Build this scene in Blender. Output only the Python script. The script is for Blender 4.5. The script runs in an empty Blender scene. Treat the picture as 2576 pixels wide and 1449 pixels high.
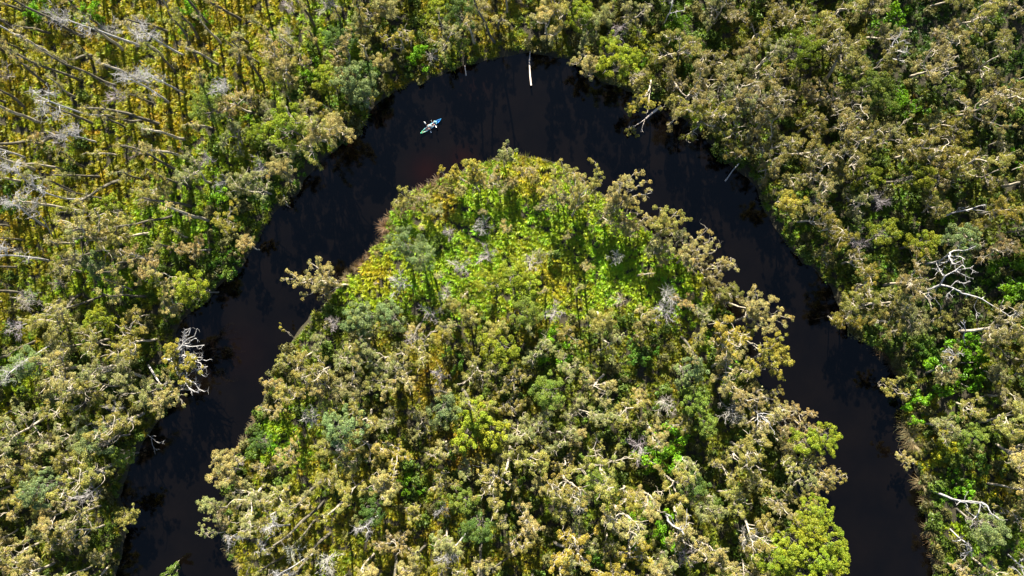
import bpy, math, random
import numpy as np
from mathutils import Vector, Matrix

R = math.radians
scene = bpy.context.scene
COL = scene.collection

# ------------------------------------------------------------------ camera, sky, sun
CAM_H = 108.0
cam_data = bpy.data.cameras.new('camera')
cam_data.sensor_width = 36.0
cam_data.lens = 24.0
cam_data.clip_start = 0.5
cam_data.clip_end = 6000.0
cam = bpy.data.objects.new('camera', cam_data)
cam.location = (0, 0, CAM_H)
cam.rotation_euler = (0, 0, 0)
COL.objects.link(cam)
scene.camera = cam

SUN_EL = R(30.0)
SHADOW = Vector((0.12, -1.0)).normalized()          # the way shadows run over the ground
world = bpy.data.worlds.new('World')
scene.world = world
world.use_nodes = True
wn = world.node_tree.nodes
wl = world.node_tree.links
sky = wn.new('ShaderNodeTexSky')
sky.sky_type = 'NISHITA'
sky.sun_disc = False
sky.sun_elevation = SUN_EL
sky.sun_rotation = math.atan2(-SHADOW.x, -SHADOW.y)
sky.air_density = 1.0
sky.dust_density = 0.6
bg = wn['Background']
bg.inputs['Strength'].default_value = 0.05
wl.new(sky.outputs[0], bg.inputs['Color'])

sun_data = bpy.data.lights.new('sun', 'SUN')
sun_data.energy = 5.0
sun_data.angle = R(0.5)
sun_data.color = (1.0, 0.92, 0.76)
sun = bpy.data.objects.new('sun', sun_data)
to_light = Vector((SHADOW.x * math.cos(SUN_EL), SHADOW.y * math.cos(SUN_EL), -math.sin(SUN_EL)))
sun.rotation_euler = to_light.to_track_quat('-Z', 'Y').to_euler()
sun.location = (0, 60, 90)
COL.objects.link(sun)

scene.view_settings.view_transform = 'Standard'
scene.view_settings.look = 'None'
scene.view_settings.gamma = 1.0
scene.view_settings.exposure = 2.1
scene.cycles.max_bounces = 6
scene.cycles.diffuse_bounces = 1
scene.cycles.glossy_bounces = 2
scene.cycles.transmission_bounces = 2

# ------------------------------------------------------------------ helpers
S = 162.0 / 2576.0                                   # metres of ground for one step of the layout survey
def at(vx, vy, z=0.0):
    k = S * (CAM_H - z) / CAM_H
    return np.array([(vx - 1288.0) * k, (724.5 - vy) * k, z])
def survey(x, y, z):
    k = CAM_H / (CAM_H - z) / S
    return 1288.0 + x * k, 724.5 - y * k

def norm(v):
    return v / (np.linalg.norm(v) + 1e-9)

class Geo:
    """Collects tubes, quads and leaves and makes one mesh of them."""
    def __init__(self):
        self.v = []; self.f = []; self.a = []; self.b = []; self.n = 0
    def add(self, verts, faces, shade=1.0, hue=0.5):
        verts = np.asarray(verts, dtype=np.float32).reshape(-1, 3)
        faces = np.asarray(faces, dtype=np.int32)
        self.v.append(verts); self.f.append(faces + self.n)
        m = len(verts)
        self.a.append(np.broadcast_to(np.asarray(shade, dtype=np.float32), (m,)))
        self.b.append(np.broadcast_to(np.asarray(hue, dtype=np.float32), (m,)))
        self.n += m
    def tube(self, pts, radii, sides=5, cap=False):
        pts = np.asarray(pts, dtype=float); n = len(pts)
        radii = np.asarray(radii, dtype=float)
        t = np.gradient(pts, axis=0)
        t /= np.linalg.norm(t, axis=1)[:, None] + 1e-9
        ref = np.array([0, 0, 1.0]) if abs(t[:, 2]).mean() < 0.8 else np.array([1.0, 0, 0])
        u = np.cross(t, ref); u /= np.linalg.norm(u, axis=1)[:, None] + 1e-9
        w = np.cross(t, u)
        ang = np.arange(sides) * 2 * math.pi / sides
        ring = (np.cos(ang)[None, :, None] * u[:, None, :] + np.sin(ang)[None, :, None] * w[:, None, :]) * radii[:, None, None] + pts[:, None, :]
        i = np.arange(n - 1)[:, None] * sides
        k = np.arange(sides)[None, :]; k2 = (k + 1) % sides
        q = np.stack([i + k, i + k2, i + sides + k2, i + sides + k], -1).reshape(-1, 4)
        self.add(ring.reshape(-1, 3), q)
        if cap:
            for j in (0, n - 1):
                c = np.vstack([ring[j], pts[j][None]])
                ks = np.arange(sides)
                tri = np.stack([ks, (ks + 1) % sides, np.full(sides, sides), np.full(sides, sides)], -1)
                self.add(c, tri)
    def build(self, name, mat, smooth=True):
        me = bpy.data.meshes.new(name)
        V = np.concatenate(self.v); F = np.concatenate(self.f)
        tri = F[:, 2] == F[:, 3]
        tot = np.where(tri, 3, 4).astype(np.int32)
        keep = np.ones(F.shape, bool); keep[tri, 3] = False
        loops = F[keep]
        start = np.concatenate([[0], np.cumsum(tot)[:-1]]).astype(np.int32)
        me.vertices.add(len(V)); me.vertices.foreach_set('co', V.ravel())
        me.loops.add(len(loops)); me.loops.foreach_set('vertex_index', loops.astype(np.int32))
        me.polygons.add(len(F)); me.polygons.foreach_set('loop_start', start)
        me.polygons.foreach_set('loop_total', tot)
        if smooth:
            me.polygons.foreach_set('use_smooth', np.ones(len(F), bool))
        at_ = me.attributes.new('shade', 'FLOAT', 'POINT'); at_.data.foreach_set('value', np.concatenate(self.a))
        at_ = me.attributes.new('hue', 'FLOAT', 'POINT'); at_.data.foreach_set('value', np.concatenate(self.b))
        me.update(calc_edges=True)
        me.materials.append(mat)
        return me

def leaves(g, rng, c, rad, n, length, width, flat=0.65, up=0.6, shade=1.0, hue=0.5, shell=0.45):
    """A tuft of n small leaves round the point c."""
    d = rng.normal(size=(n, 3)); d /= np.linalg.norm(d, axis=1)[:, None]
    rr = rad * (shell + (1 - shell) * rng.random(n)) ** 0.8
    p = d * rr[:, None]
    p[:, 2] = np.abs(p[:, 2]) * flat * np.where(rng.random(n) < 0.75, 1, -0.7)
    nor = d * 0.95 + np.array([0, 0, up]) + rng.normal(size=(n, 3)) * 0.55
    nor /= np.linalg.norm(nor, axis=1)[:, None]
    t = np.cross(nor, rng.normal(size=(n, 3))); t /= np.linalg.norm(t, axis=1)[:, None] + 1e-9
    b = np.cross(nor, t)
    L = length * rng.uniform(0.6, 1.3, n)[:, None] * 0.5
    W = width * rng.uniform(0.7, 1.3, n)[:, None] * 0.5
    p = p + c
    sag = nor * L * 0.25
    v = np.stack([p - t * L - sag, p + b * W, p + t * L - sag, p - b * W], 1).reshape(-1, 3)
    q = np.arange(4 * n).reshape(n, 4)
    sh = np.repeat(shade * rng.uniform(0.6, 1.4, n), 4)
    hu = np.repeat(np.clip(hue + rng.normal(0, 0.16, n), 0, 1), 4)
    g.add(v, q, sh, hu)

def crook(rng, p, d, L, n, kink, up=0.0):
    pts = [np.array(p, float)]; d = norm(np.array(d, float))
    for _ in range(n):
        d = norm(d + rng.normal(0, kink, 3) + np.array([0, 0, up]))
        pts.append(pts[-1] + d * L / n)
    return np.array(pts), d

def crook_to(rng, p, q, n, wob):
    """A crooked path that ends exactly at q."""
    p = np.array(p, float); q = np.array(q, float)
    s = np.linspace(0, 1, n + 1)[:, None]
    L = np.linalg.norm(q - p)
    w = np.cumsum(rng.normal(0, 1, (n + 1, 3)), 0); w -= w[0] + (w[-1] - w[0]) * s
    return p + (q - p) * s + w * wob * L / n

# ------------------------------------------------------------------ materials
def mat_new(name):
    m = bpy.data.materials.new(name); m.use_nodes = True
    nt = m.node_tree
    for n in list(nt.nodes): nt.nodes.remove(n)
    out = nt.nodes.new('ShaderNodeOutputMaterial')
    return m, nt, out
def N(nt, t, **kw):
    n = nt.nodes.new(t)
    for k, v in kw.items(): setattr(n, k, v)
    return n
def mixc(nt, fac, a, b, mode='MIX'):
    n = N(nt, 'ShaderNodeMix', data_type='RGBA', blend_type=mode)
    for s, v in ((n.inputs[0], fac), (n.inputs[6], a), (n.inputs[7], b)):
        if hasattr(v, 'links'): nt.links.new(v, s)
        elif isinstance(v, (int, float)): s.default_value = v
        else: s.default_value = (*v, 1) if len(v) == 3 else v
    return n.outputs[2]
def noise(nt, scale, detail=3, coord=None, rough=0.5):
    n = N(nt, 'ShaderNodeTexNoise'); n.inputs['Scale'].default_value = scale
    n.inputs['Detail'].default_value = detail; n.inputs['Roughness'].default_value = rough
    if coord is not None: nt.links.new(coord, n.inputs['Vector'])
    return n.outputs['Fac']
def ramp(nt, fac, stops):
    r = N(nt, 'ShaderNodeValToRGB'); e = r.color_ramp.elements
    while len(e) < len(stops): e.new(0.5)
    for el, (p, c) in zip(e, stops): el.position = p; el.color = (*c, 1)
    nt.links.new(fac, r.inputs[0]); return r.outputs[0]
def scaled(nt, col, fac):
    """colour multiplied by a number socket"""
    n = N(nt, 'ShaderNodeVectorMath', operation='SCALE')
    nt.links.new(col, n.inputs[0]); nt.links.new(fac, n.inputs['Scale']); return n.outputs[0]

def leaf_mat(name, source, warm=(1.22, 1.0, 0.75), cool=(0.80, 1.0, 0.95), translucent=0.24, gloss=0.015):
    m, nt, out = mat_new(name)
    if source == 'object':
        base = N(nt, 'ShaderNodeObjectInfo').outputs['Color']
    else:
        base = N(nt, 'ShaderNodeAttribute', attribute_type='INSTANCER', attribute_name='tint').outputs['Color']
    hue = N(nt, 'ShaderNodeAttribute', attribute_name='hue').outputs['Fac']
    sh = N(nt, 'ShaderNodeAttribute', attribute_name='shade').outputs['Fac']
    tone = ramp(nt, hue, [(0.0, tuple(min(1, c / 1.4) for c in cool)), (0.5, (1 / 1.4,) * 3), (1.0, tuple(min(1, c / 1.4) for c in warm))])
    c = mixc(nt, 1.0, base, tone, 'MULTIPLY')
    mul = N(nt, 'ShaderNodeMath', operation='MULTIPLY'); mul.inputs[1].default_value = 1.4
    nt.links.new(sh, mul.inputs[0])
    c = scaled(nt, c, mul.outputs[0])
    d = N(nt, 'ShaderNodeBsdfDiffuse'); t = N(nt, 'ShaderNodeBsdfTranslucent')
    nt.links.new(c, d.inputs[0])
    tc = mixc(nt, 1.0, c, (1.0, 1.0, 0.5), 'MULTIPLY')
    nt.links.new(tc, t.inputs[0])
    mx = N(nt, 'ShaderNodeMixShader'); mx.inputs[0].default_value = translucent
    nt.links.new(d.outputs[0], mx.inputs[1]); nt.links.new(t.outputs[0], mx.inputs[2])
    gl = N(nt, 'ShaderNodeBsdfGlossy'); gl.inputs['Roughness'].default_value = 0.45
    mx2 = N(nt, 'ShaderNodeMixShader'); mx2.inputs[0].default_value = gloss
    nt.links.new(mx.outputs[0], mx2.inputs[1]); nt.links.new(gl.outputs[0], mx2.inputs[2])
    nt.links.new(mx2.outputs[0], out.inputs[0])
    return m

def bark_mat(name, pale, dark, amount=0.45, scale=2.2):
    m, nt, out = mat_new(name)
    co = N(nt, 'ShaderNodeTexCoord').outputs['Object']
    mp = N(nt, 'ShaderNodeMapping'); mp.inputs['Scale'].default_value = (1, 1, 0.45); nt.links.new(co, mp.inputs[0])
    f = noise(nt, scale, 4, mp.outputs[0], 0.65)
    fine = noise(nt, 14, 3, co, 0.6)
    c = ramp(nt, f, [(amount - 0.09, dark), (amount + 0.06, tuple(0.75 * p + 0.25 * d for p, d in zip(pale, dark))), (amount + 0.2, pale)])
    c = mixc(nt, 0.35, c, ramp(nt, fine, [(0.3, dark), (0.65, pale)]))
    b = N(nt, 'ShaderNodeBsdfPrincipled'); b.inputs['Roughness'].default_value = 0.85
    nt.links.new(c, b.inputs['Base Color']); nt.links.new(b.outputs[0], out.inputs[0])
    return m

def plain_mat(name, col, rough=0.6, var=0.12, scale=8.0, metallic=0.0):
    m, nt, out = mat_new(name)
    co = N(nt, 'ShaderNodeTexCoord').outputs['Object']
    f = noise(nt, scale, 3, co)
    c = ramp(nt, f, [(0.3, tuple(x * (1 - var) for x in col)), (0.7, tuple(min(1, x * (1 + var)) for x in col))])
    b = N(nt, 'ShaderNodeBsdfPrincipled'); b.inputs['Roughness'].default_value = rough; b.inputs['Metallic'].default_value = metallic
    nt.links.new(c, b.inputs['Base Color']); nt.links.new(b.outputs[0], out.inputs[0])
    return m

M_LEAF = leaf_mat('paperbark_leaves', 'object')
M_BROAD = leaf_mat('broad_leaves', 'object', warm=(1.3, 1.12, 0.6), cool=(0.65, 0.9, 0.8), translucent=0.34)
M_FERN = leaf_mat('fern_fronds', 'instancer', warm=(1.15, 1.0, 0.75), cool=(0.80, 1.0, 0.85), translucent=0.30)
M_SEDGE = leaf_mat('sedge_blades', 'object', warm=(1.3, 1.0, 0.8), cool=(0.75, 0.9, 0.8), translucent=0.25)
M_TWIG = leaf_mat('grey_twigs', 'object', warm=(1.15, 1.0, 0.9), cool=(0.9, 0.95, 1.05), translucent=0.0, gloss=0.0)
M_BARK = bark_mat('paper_bark', (0.46, 0.41, 0.32), (0.09, 0.07, 0.05), 0.45)
M_DARKBARK = bark_mat('charred_bark', (0.30, 0.27, 0.23), (0.035, 0.03, 0.025), 0.5)
M_SLIMBARK = bark_mat('slender_dark_bark', (0.17, 0.15, 0.11), (0.028, 0.026, 0.018), 0.52)  # dark mottled bark that lets most slender trunks blend in
M_DEAD = bark_mat('bleached_wood', (0.42, 0.41, 0.41), (0.12, 0.11, 0.105), 0.42)
M_LOG = bark_mat('floating_log_wood', (0.62, 0.54, 0.49), (0.50, 0.36, 0.30), 0.28)

# ------------------------------------------------------------------ the river
OUTER = [(230,1900),(262,1600),(285,1449),(305,1390),(318,1330),(300,1270),(305,1205),(330,1150),(372,1080),(408,1040),(440,990),(455,930),(440,870),(436,815),(470,785),
         (520,752),(556,705),(605,668),(640,610),(662,560),(700,515),(742,488),(770,440),(806,398),(860,360),(905,325),(930,268),(985,222),
         (1045,205),(1100,185),(1170,160),(1250,140),(1330,128),(1400,140),(1450,150),(1495,190),(1560,215),(1620,236),(1680,262),(1730,290),(1768,345),
         (1840,408),(1890,450),(1925,510),(1950,560),(1990,625),(2040,665),(2085,705),(2118,770),(2150,840),(2215,880),(2262,950),(2275,1010),
         (2275,1070),(2296,1140),(2316,1220),(2330,1300),(2342,1370),(2352,1449),(2380,1600),(2430,1900)]
INNER = [(690,1900),(640,1560),(607,1449),(580,1380),(570,1320),(568,1270),(585,1215),(612,1130),(640,1060),(672,990),(705,920),(745,850),(800,785),(850,735),(880,690),
         (935,640),(965,600),(975,555),(1010,515),(1070,480),(1120,450),(1185,425),(1250,402),(1330,395),(1400,415),(1460,450),(1520,500),(1590,550),
         (1640,590),(1700,640),(1750,690),(1790,735),(1830,800),(1860,870),(1895,950),(1935,1020),(1965,1090),(1985,1160),(2000,1230),(2030,1310),
         (2075,1390),(2100,1449),(2150,1560),(2230,1900)]
def smooth_line(pts, k=4):
    p = np.array([at(x, y)[:2] for x, y in pts])
    for _ in range(2):
        q = np.empty((2 * len(p) - 2 + 2, 2)); q[0] = p[0]; q[-1] = p[-1]
        q[1:-1:2] = p[:-1] * 0.75 + p[1:] * 0.25
        q[2:-1:2] = p[:-1] * 0.25 + p[1:] * 0.75
        p = q
    return p
outer = smooth_line(OUTER); inner = smooth_line(INNER)
jig = np.random.default_rng(5)
outer[1:-1] += jig.normal(0, 0.22, outer[1:-1].shape); inner[1:-1] += jig.normal(0, 0.22, inner[1:-1].shape)
river = np.concatenate([outer, inner[::-1]])
seg_a = np.concatenate([outer[:-1], inner[:-1]]); seg_b = np.concatenate([outer[1:], inner[1:]])
def inside(P, poly):
    P = np.asarray(P, float); x, y = P[:, 0], P[:, 1]
    r = np.zeros(len(P), bool); j = len(poly) - 1
    for i in range(len(poly)):
        xi, yi = poly[i]; xj, yj = poly[j]
        if yi != yj:
            r ^= ((yi > y) != (yj > y)) & (x < (xj - xi) * (y - yi) / (yj - yi) + xi)
        j = i
    return r
def bank_distance(P):
    """Metres to the water's edge, negative in the river."""
    P = np.asarray(P, float); out_ = np.full(len(P), 1e9)
    for a, b in zip(seg_a, seg_b):
        ab = b - a; t = np.clip(((P - a) @ ab) / (ab @ ab + 1e-9), 0, 1)
        out_ = np.minimum(out_, np.hypot(*(P - a - t[:, None] * ab).T))
    return np.where(inside(P, river), -out_, out_)

def axis(lim, step, far):
    a = np.arange(-lim, lim + 1e-6, step); e = []; s = step; x = lim
    while x < far: s *= 1.6; x += s; e.append(x)
    e = np.array(e); return np.concatenate([-e[::-1], a, e])
gx = axis(112, 1.0, 2500); gy = axis(84, 1.0, 2500)
GX, GY = np.meshgrid(gx, gy); P2 = np.stack([GX.ravel(), GY.ravel()], 1)
bd = bank_distance(P2)
rg = np.random.default_rng(2)
gz = np.clip(0.12 + bd * 0.35, -1.6, 0.42) + np.where(bd > 0.6, rg.normal(0, 0.05, len(bd)), 0)
def grid_faces(nx, ny):
    i, j = np.meshgrid(np.arange(nx - 1), np.arange(ny - 1)); k = (j * nx + i).ravel()
    return np.stack([k, k + 1, k + nx + 1, k + nx], 1)

m, nt, out = mat_new('forest_floor')
co = N(nt, 'ShaderNodeNewGeometry').outputs['Position']
f1 = noise(nt, 0.35, 5, co); f2 = noise(nt, 3.5, 4, co, 0.7)
c = mixc(nt, 0.5, ramp(nt, f1, [(0.35, (0.016, 0.016, 0.008)), (0.65, (0.036, 0.030, 0.013))]), ramp(nt, f2, [(0.3, (0.010, 0.010, 0.006)), (0.7, (0.050, 0.040, 0.018))]))
b = N(nt, 'ShaderNodeBsdfPrincipled'); b.inputs['Roughness'].default_value = 0.95
nt.links.new(c, b.inputs['Base Color'])
bp = N(nt, 'ShaderNodeBump'); bp.inputs['Distance'].default_value = 0.15; nt.links.new(f2, bp.inputs['Height']); nt.links.new(bp.outputs[0], b.inputs['Normal'])
nt.links.new(b.outputs[0], out.inputs[0]); M_GROUND = m
g = Geo(); g.add(np.column_stack([P2, gz]), grid_faces(len(gx), len(gy)))
ground = bpy.data.objects.new('ground', g.build('ground', M_GROUND)); COL.objects.link(ground)
ground['kind'] = 'structure'; ground['label'] = 'dark peaty forest floor under the trees and ferns'

m, nt, out = mat_new('tannin_water')
co = N(nt, 'ShaderNodeNewGeometry').outputs['Position']
dep = N(nt, 'ShaderNodeAttribute', attribute_name='shade').outputs['Fac']
sh_n = noise(nt, 0.16, 4, co, 0.6)
body = ramp(nt, sh_n, [(0.35, (0.0013, 0.0010, 0.0009)), (0.7, (0.0024, 0.0017, 0.0013))])
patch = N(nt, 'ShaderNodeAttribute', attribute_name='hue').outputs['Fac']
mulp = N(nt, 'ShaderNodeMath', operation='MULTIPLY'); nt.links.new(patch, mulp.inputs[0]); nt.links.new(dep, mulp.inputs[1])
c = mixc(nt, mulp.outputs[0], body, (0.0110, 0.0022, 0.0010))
b = N(nt, 'ShaderNodeBsdfPrincipled'); b.inputs['Roughness'].default_value = 0.06; b.inputs['IOR'].default_value = 1.33
nt.links.new(c, b.inputs['Base Color'])
wv = noise(nt, 2.6, 3, co, 0.55)
bp = N(nt, 'ShaderNodeBump'); bp.inputs['Strength'].default_value = 0.25; bp.inputs['Distance'].default_value = 0.02
nt.links.new(wv, bp.inputs['Height']); nt.links.new(bp.outputs[0], b.inputs['Normal'])
nt.links.new(b.outputs[0], out.inputs[0]); M_WATER = m
wx = np.arange(-96, 97, 1.0); wy = np.arange(-84, 45, 1.0)
WX, WY = np.meshgrid(wx, wy); WP = np.stack([WX.ravel(), WY.ravel()], 1); wd = bank_distance(WP)
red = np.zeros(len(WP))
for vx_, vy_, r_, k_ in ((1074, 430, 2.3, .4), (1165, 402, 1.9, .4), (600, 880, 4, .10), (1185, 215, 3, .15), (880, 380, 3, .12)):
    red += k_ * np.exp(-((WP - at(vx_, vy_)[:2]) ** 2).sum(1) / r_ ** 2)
g = Geo(); g.add(np.column_stack([WP, np.zeros(len(WP))]), grid_faces(len(wx), len(wy)), shade=np.ones(len(WP)), hue=red)
water = bpy.data.objects.new('water', g.build('water', M_WATER)); COL.objects.link(water)
water['kind'] = 'structure'; water['label'] = 'dark tannin stained river looping round the wooded point'

# ------------------------------------------------------------------ trees: shapes
def woody(trunk_tubes, branch_tubes, name, bark):
    g = Geo()
    for p, r, s in trunk_tubes: g.tube(p, r, s)
    tm = g.build(name + '_trunk', bark)
    bm_ = None
    if branch_tubes:
        g = Geo()
        for p, r, s in branch_tubes: g.tube(p, r, s)
        bm_ = g.build(name + '_branches', bark)
    return tm, bm_

def lin(a, b, n): return np.linspace(a, b, n)

def twigs_and_tufts(rng, g, br, path, r0, L, n_sub, tuft, leafn, ll, lw, bare=0.18, kink=0.42, hue=0.5, flat=0.65, spread=1.0, spur=True):
    """Side branches with twigs and leaf tufts along the outer part of a limb."""
    k = len(path)
    for i in range(n_sub):
        f = rng.uniform(0.35, 1.0) if i else 1.0
        j = min(k - 1, int(f * (k - 1))); d0 = norm(path[j] - path[max(0, j - 1)])
        d = norm(d0 * 0.7 + rng.normal(0, 0.7 * spread, 3) + np.array([0, 0, 0.35]))
        l = L * rng.uniform(0.6, 1.2)
        p, d2 = crook(rng, path[j], d, l, 4, kink, 0.06)
        br.append((p, lin(r0, r0 * 0.45, len(p)), 4))
        for t in range(rng.integers(2, 4)):
            jj = rng.integers(1, len(p))
            dd = norm(norm(p[jj] - p[jj - 1]) * 0.6 + rng.normal(0, 0.7, 3) + np.array([0, 0, 0.3]))
            q, _ = crook(rng, p[jj], dd, l * rng.uniform(0.4, 0.8), 3, kink, 0.08)
            br.append((q, lin(r0 * 0.5, r0 * 0.18, len(q)), 3))
            if rng.random() > bare:
                h_ = hue + rng.normal(0, 0.15); k_ = rng.uniform(0.85, 1.15); r_ = tuft * rng.uniform(0.5, 1.05)
                leaves(g, rng, q[-1], r_, max(8, int(leafn * (r_ / tuft) ** 1.6 * 0.9)), ll, lw, flat * rng.uniform(.7, 1.2), hue=h_, shade=k_)
                r_ = tuft * rng.uniform(0.35, 0.65)
                leaves(g, rng, q[-2] + rng.normal(0, tuft * .3, 3), r_, max(8, int(leafn * (r_ / tuft) ** 1.6 * 0.9)), ll, lw, flat, hue=h_, shade=k_)
        if rng.random() > bare:
            leaves(g, rng, p[-1], tuft * rng.uniform(0.6, 1.1), int(leafn * .8), ll, lw, flat, hue=hue + rng.normal(0, 0.15), shade=rng.uniform(0.85, 1.15))

def paperbark(seed, h, slim=False):
    rng = np.random.default_rng(seed); name = 'paperbark' + str(seed)
    r0 = h * rng.uniform(0.0135, 0.018) * (0.92 if slim else 1.0)
    tr, br, limbs = [], [], []; g = Geo()
    lean = rng.normal(0, 0.13 if slim else 0.10, 3); lean[2] = 1
    p, d = crook(rng, (0, 0, -0.4), lean, h * (0.80 if slim else 0.58), 8, 0.075 if slim else 0.09, 0.02)
    tr.append((p, lin(r0 * 1.15, r0 * 0.55, len(p)), 7))
    nl = rng.integers(5, 7) if slim else rng.integers(4, 7)
    a0 = rng.uniform(0, 6.28)
    for i in range(nl):
        f = rng.uniform(0.55, 1.0) if slim else rng.uniform(0.6, 1.0)
        j = len(p) - 1 if i == 0 else min(len(p) - 1, int(f * (len(p) - 1)) + 0)
        a = a0 + i * 6.28 / nl + rng.normal(0, 0.35)
        el = rng.uniform(0.75, 1.3) if slim else rng.uniform(0.45, 1.05)
        dd = np.array([math.cos(a) * math.cos(el), math.sin(a) * math.cos(el), math.sin(el)])
        L = h * (rng.uniform(0.05, 0.10) if slim else rng.uniform(0.24, 0.36))
        q, _ = crook(rng, p[j], dd, L * (1 if slim else rng.uniform(.7, 1.25)), 6, 0.34, 0.05)
        br.append((q, lin(r0 * (.3 if slim else .46), r0 * (.16 if slim else .24), len(q)), 5))
        twigs_and_tufts(rng, g, br, q, r0 * (.15 if slim else .24), h * (0.05 if slim else 0.115), 2 if slim else rng.integers(5, 8), 0.40 if slim else 0.44,
                        62 if slim else 150, 0.15, 0.058, bare=0.48 if slim else 0.22)
        for s in range(0 if slim else 4):                # crooked bare sprigs that stand out of the foliage
            jj = rng.integers(3, len(q))
            t, _ = crook(rng, q[jj], norm(q[jj] - q[jj - 1]) * 0.5 + rng.normal(0, 0.5, 3) + np.array([0, 0, 0.9]), h * rng.uniform(0.09, 0.16), 6, 0.5, 0.03)
            br.append((t, lin(r0 * 0.25, r0 * 0.10, len(t)), 4))
        if not slim:
            gl = Geo()
            for p_, r_, s_ in br: gl.tube(p_, r_, s_)
            limbs.append(gl.build(name + '_limb', M_BARK)); br = []
    if slim: br.append((p[3:], lin(r0 * .5, r0 * .4, len(p) - 3), 4))  # unseen core added inside the trunk to tie the branch tubes together
    tm, bm_ = woody(tr, br, name, M_SLIMBARK if slim and seed % 6 else M_BARK)
    return dict(trunk=tm, branches=bm_, limbs=limbs, crown=g.build(name + '_crown', M_LEAF, False), h=h)

def broadleaf(seed, h):
    rng = np.random.default_rng(seed); name = 'broadleaf' + str(seed)
    r0 = h * 0.017; tr, br = [], []; g = Geo()
    p, d = crook(rng, (0, 0, -0.4), (rng.normal(0, .1), rng.normal(0, .1), 1), h * 0.5, 6, 0.07, 0.02)
    tr.append((p, lin(r0 * 1.2, r0 * 0.6, len(p)), 7))
    rad = h * rng.uniform(0.24, 0.32); n = rng.integers(20, 30)
    for i in range(n):
        a = i * 2.39996 + rng.normal(0, 0.3); u = math.sqrt((i + 0.5) / n)
        x, y = math.cos(a) * u * rad, math.sin(a) * u * rad
        z = h * 0.97 - (u ** 2) * h * rng.uniform(0.20, 0.34) - rng.uniform(0, 0.06) * h
        tip = np.array([p[-1][0] + x, p[-1][1] + y, z])
        q = crook_to(rng, p[rng.integers(3, len(p))], tip, 5, 0.35)
        br.append((q, lin(r0 * 0.36, r0 * 0.1, len(q)), 4))
        sz = rng.uniform(0.42, 0.72) * h / 9
        for k in range(3):
            c = tip + rng.normal(0, sz * 0.65, 3) * np.array([1, 1, 0.5])
            leaves(g, rng, c, sz * rng.uniform(0.55, 0.9), 150, 0.15, 0.09, 0.8, up=0.5, hue=0.5 + rng.normal(0, 0.14), shade=rng.uniform(0.85, 1.15), shell=0.65)
    br.append((p[2:], lin(r0 * .5, r0 * .45, len(p) - 2), 4))  # added core, hidden in the trunk, joining the branch tubes
    tm, bm_ = woody(tr, br, name, M_DARKBARK)
    return dict(trunk=tm, branches=bm_, crown=g.build(name + '_crown', M_BROAD, False), h=h)

def dead_tree(seed, h, snag=False):
    rng = np.random.default_rng(seed); name = 'deadtree' + str(seed); tr, limbs = [], []
    r0 = h * (0.0125 if snag else 0.016)
    p, d = crook(rng, (0, 0, -0.4), (rng.normal(0, .12), rng.normal(0, .12), 1), h * (0.85 if snag else 0.72), 8, 0.06 if snag else 0.08, 0.02)
    tr.append((p, lin(r0 * 1.1, r0 * 0.5, len(p)), 7))
    for i in range(rng.integers(4, 7)):
        j = len(p) - 1 if i < 2 else rng.integers(4, len(p))
        a = rng.uniform(0, 6.28); el = rng.uniform(0.3, 1.0)
        q, _ = crook(rng, p[j], (math.cos(a) * math.cos(el), math.sin(a) * math.cos(el), math.sin(el)), h * rng.uniform(0.2, 0.34) * (0.5 if snag else 1), 6, 0.33, 0.04)
        kt = 0.6 if snag else 1.0; g = Geo(); g.tube(q, lin(r0 * 0.6 * kt, r0 * 0.26 * kt, len(q)), 5)
        for s in range(8 if snag else rng.integers(3, 5)):
            jj = rng.integers(2, len(q))
            t, _ = crook(rng, q[jj], norm(q[jj] - q[jj - 1]) + rng.normal(0, 0.6, 3), h * rng.uniform(0.08, 0.16) * (0.7 if snag else 1), 4, 0.38, 0.04)
            g.tube(t, lin(r0 * 0.28 * kt, r0 * 0.1 * kt, len(t)), 4)
            for e in range(5 if snag else 2):
                t2, _ = crook(rng, t[rng.integers(1, len(t))], rng.normal(0, 1, 3) + np.array([0, 0, 0.4]), h * 0.055, 3, 0.4)
                g.tube(t2, lin(r0 * 0.13 * kt, r0 * 0.06, len(t2)), 3)
        limbs.append(g.build(name + '_limb', M_DEAD))
    tm, _ = woody(tr, None, name, M_DEAD)
    return dict(trunk=tm, branches=None, crown=None, limbs=limbs, h=h)

def bare_shrub(seed, h):
    """A leafless grey shrub: a thin stem under a puff of fine twigs."""
    rng = np.random.default_rng(seed); name = 'bareshrub' + str(seed)
    p, d = crook(rng, (0, 0, -0.3), (rng.normal(0, .1), rng.normal(0, .1), 1), h * 0.6, 5, 0.06)
    g = Geo(); br = []
    top = p[-1]
    for i in range(12):
        a = rng.uniform(0, 6.28); el = rng.uniform(0.35, 1.4)
        q, _ = crook(rng, p[rng.integers(3, len(p))], (math.cos(a) * math.cos(el), math.sin(a) * math.cos(el), math.sin(el)), h * rng.uniform(0.25, 0.4), 5, 0.22, 0.03)
        br.append((q, lin(0.03, 0.015, len(q)), 3))
        for s in range(16):
            jj = rng.integers(2, len(q))
            t, _ = crook(rng, q[jj], norm(q[jj] - q[jj - 1]) * 0.8 + rng.normal(0, 0.55, 3), h * rng.uniform(0.08, 0.2), 2, 0.25)
            g.tube(t, lin(0.016, 0.008, len(t)), 3)
    tm, bm_ = woody([(p, lin(0.07, 0.04, len(p)), 5)], br, name, M_DEAD)
    return dict(trunk=tm, branches=bm_, crown=g.build(name + '_twigs', M_TWIG), h=h, crown_name='twigs')

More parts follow.
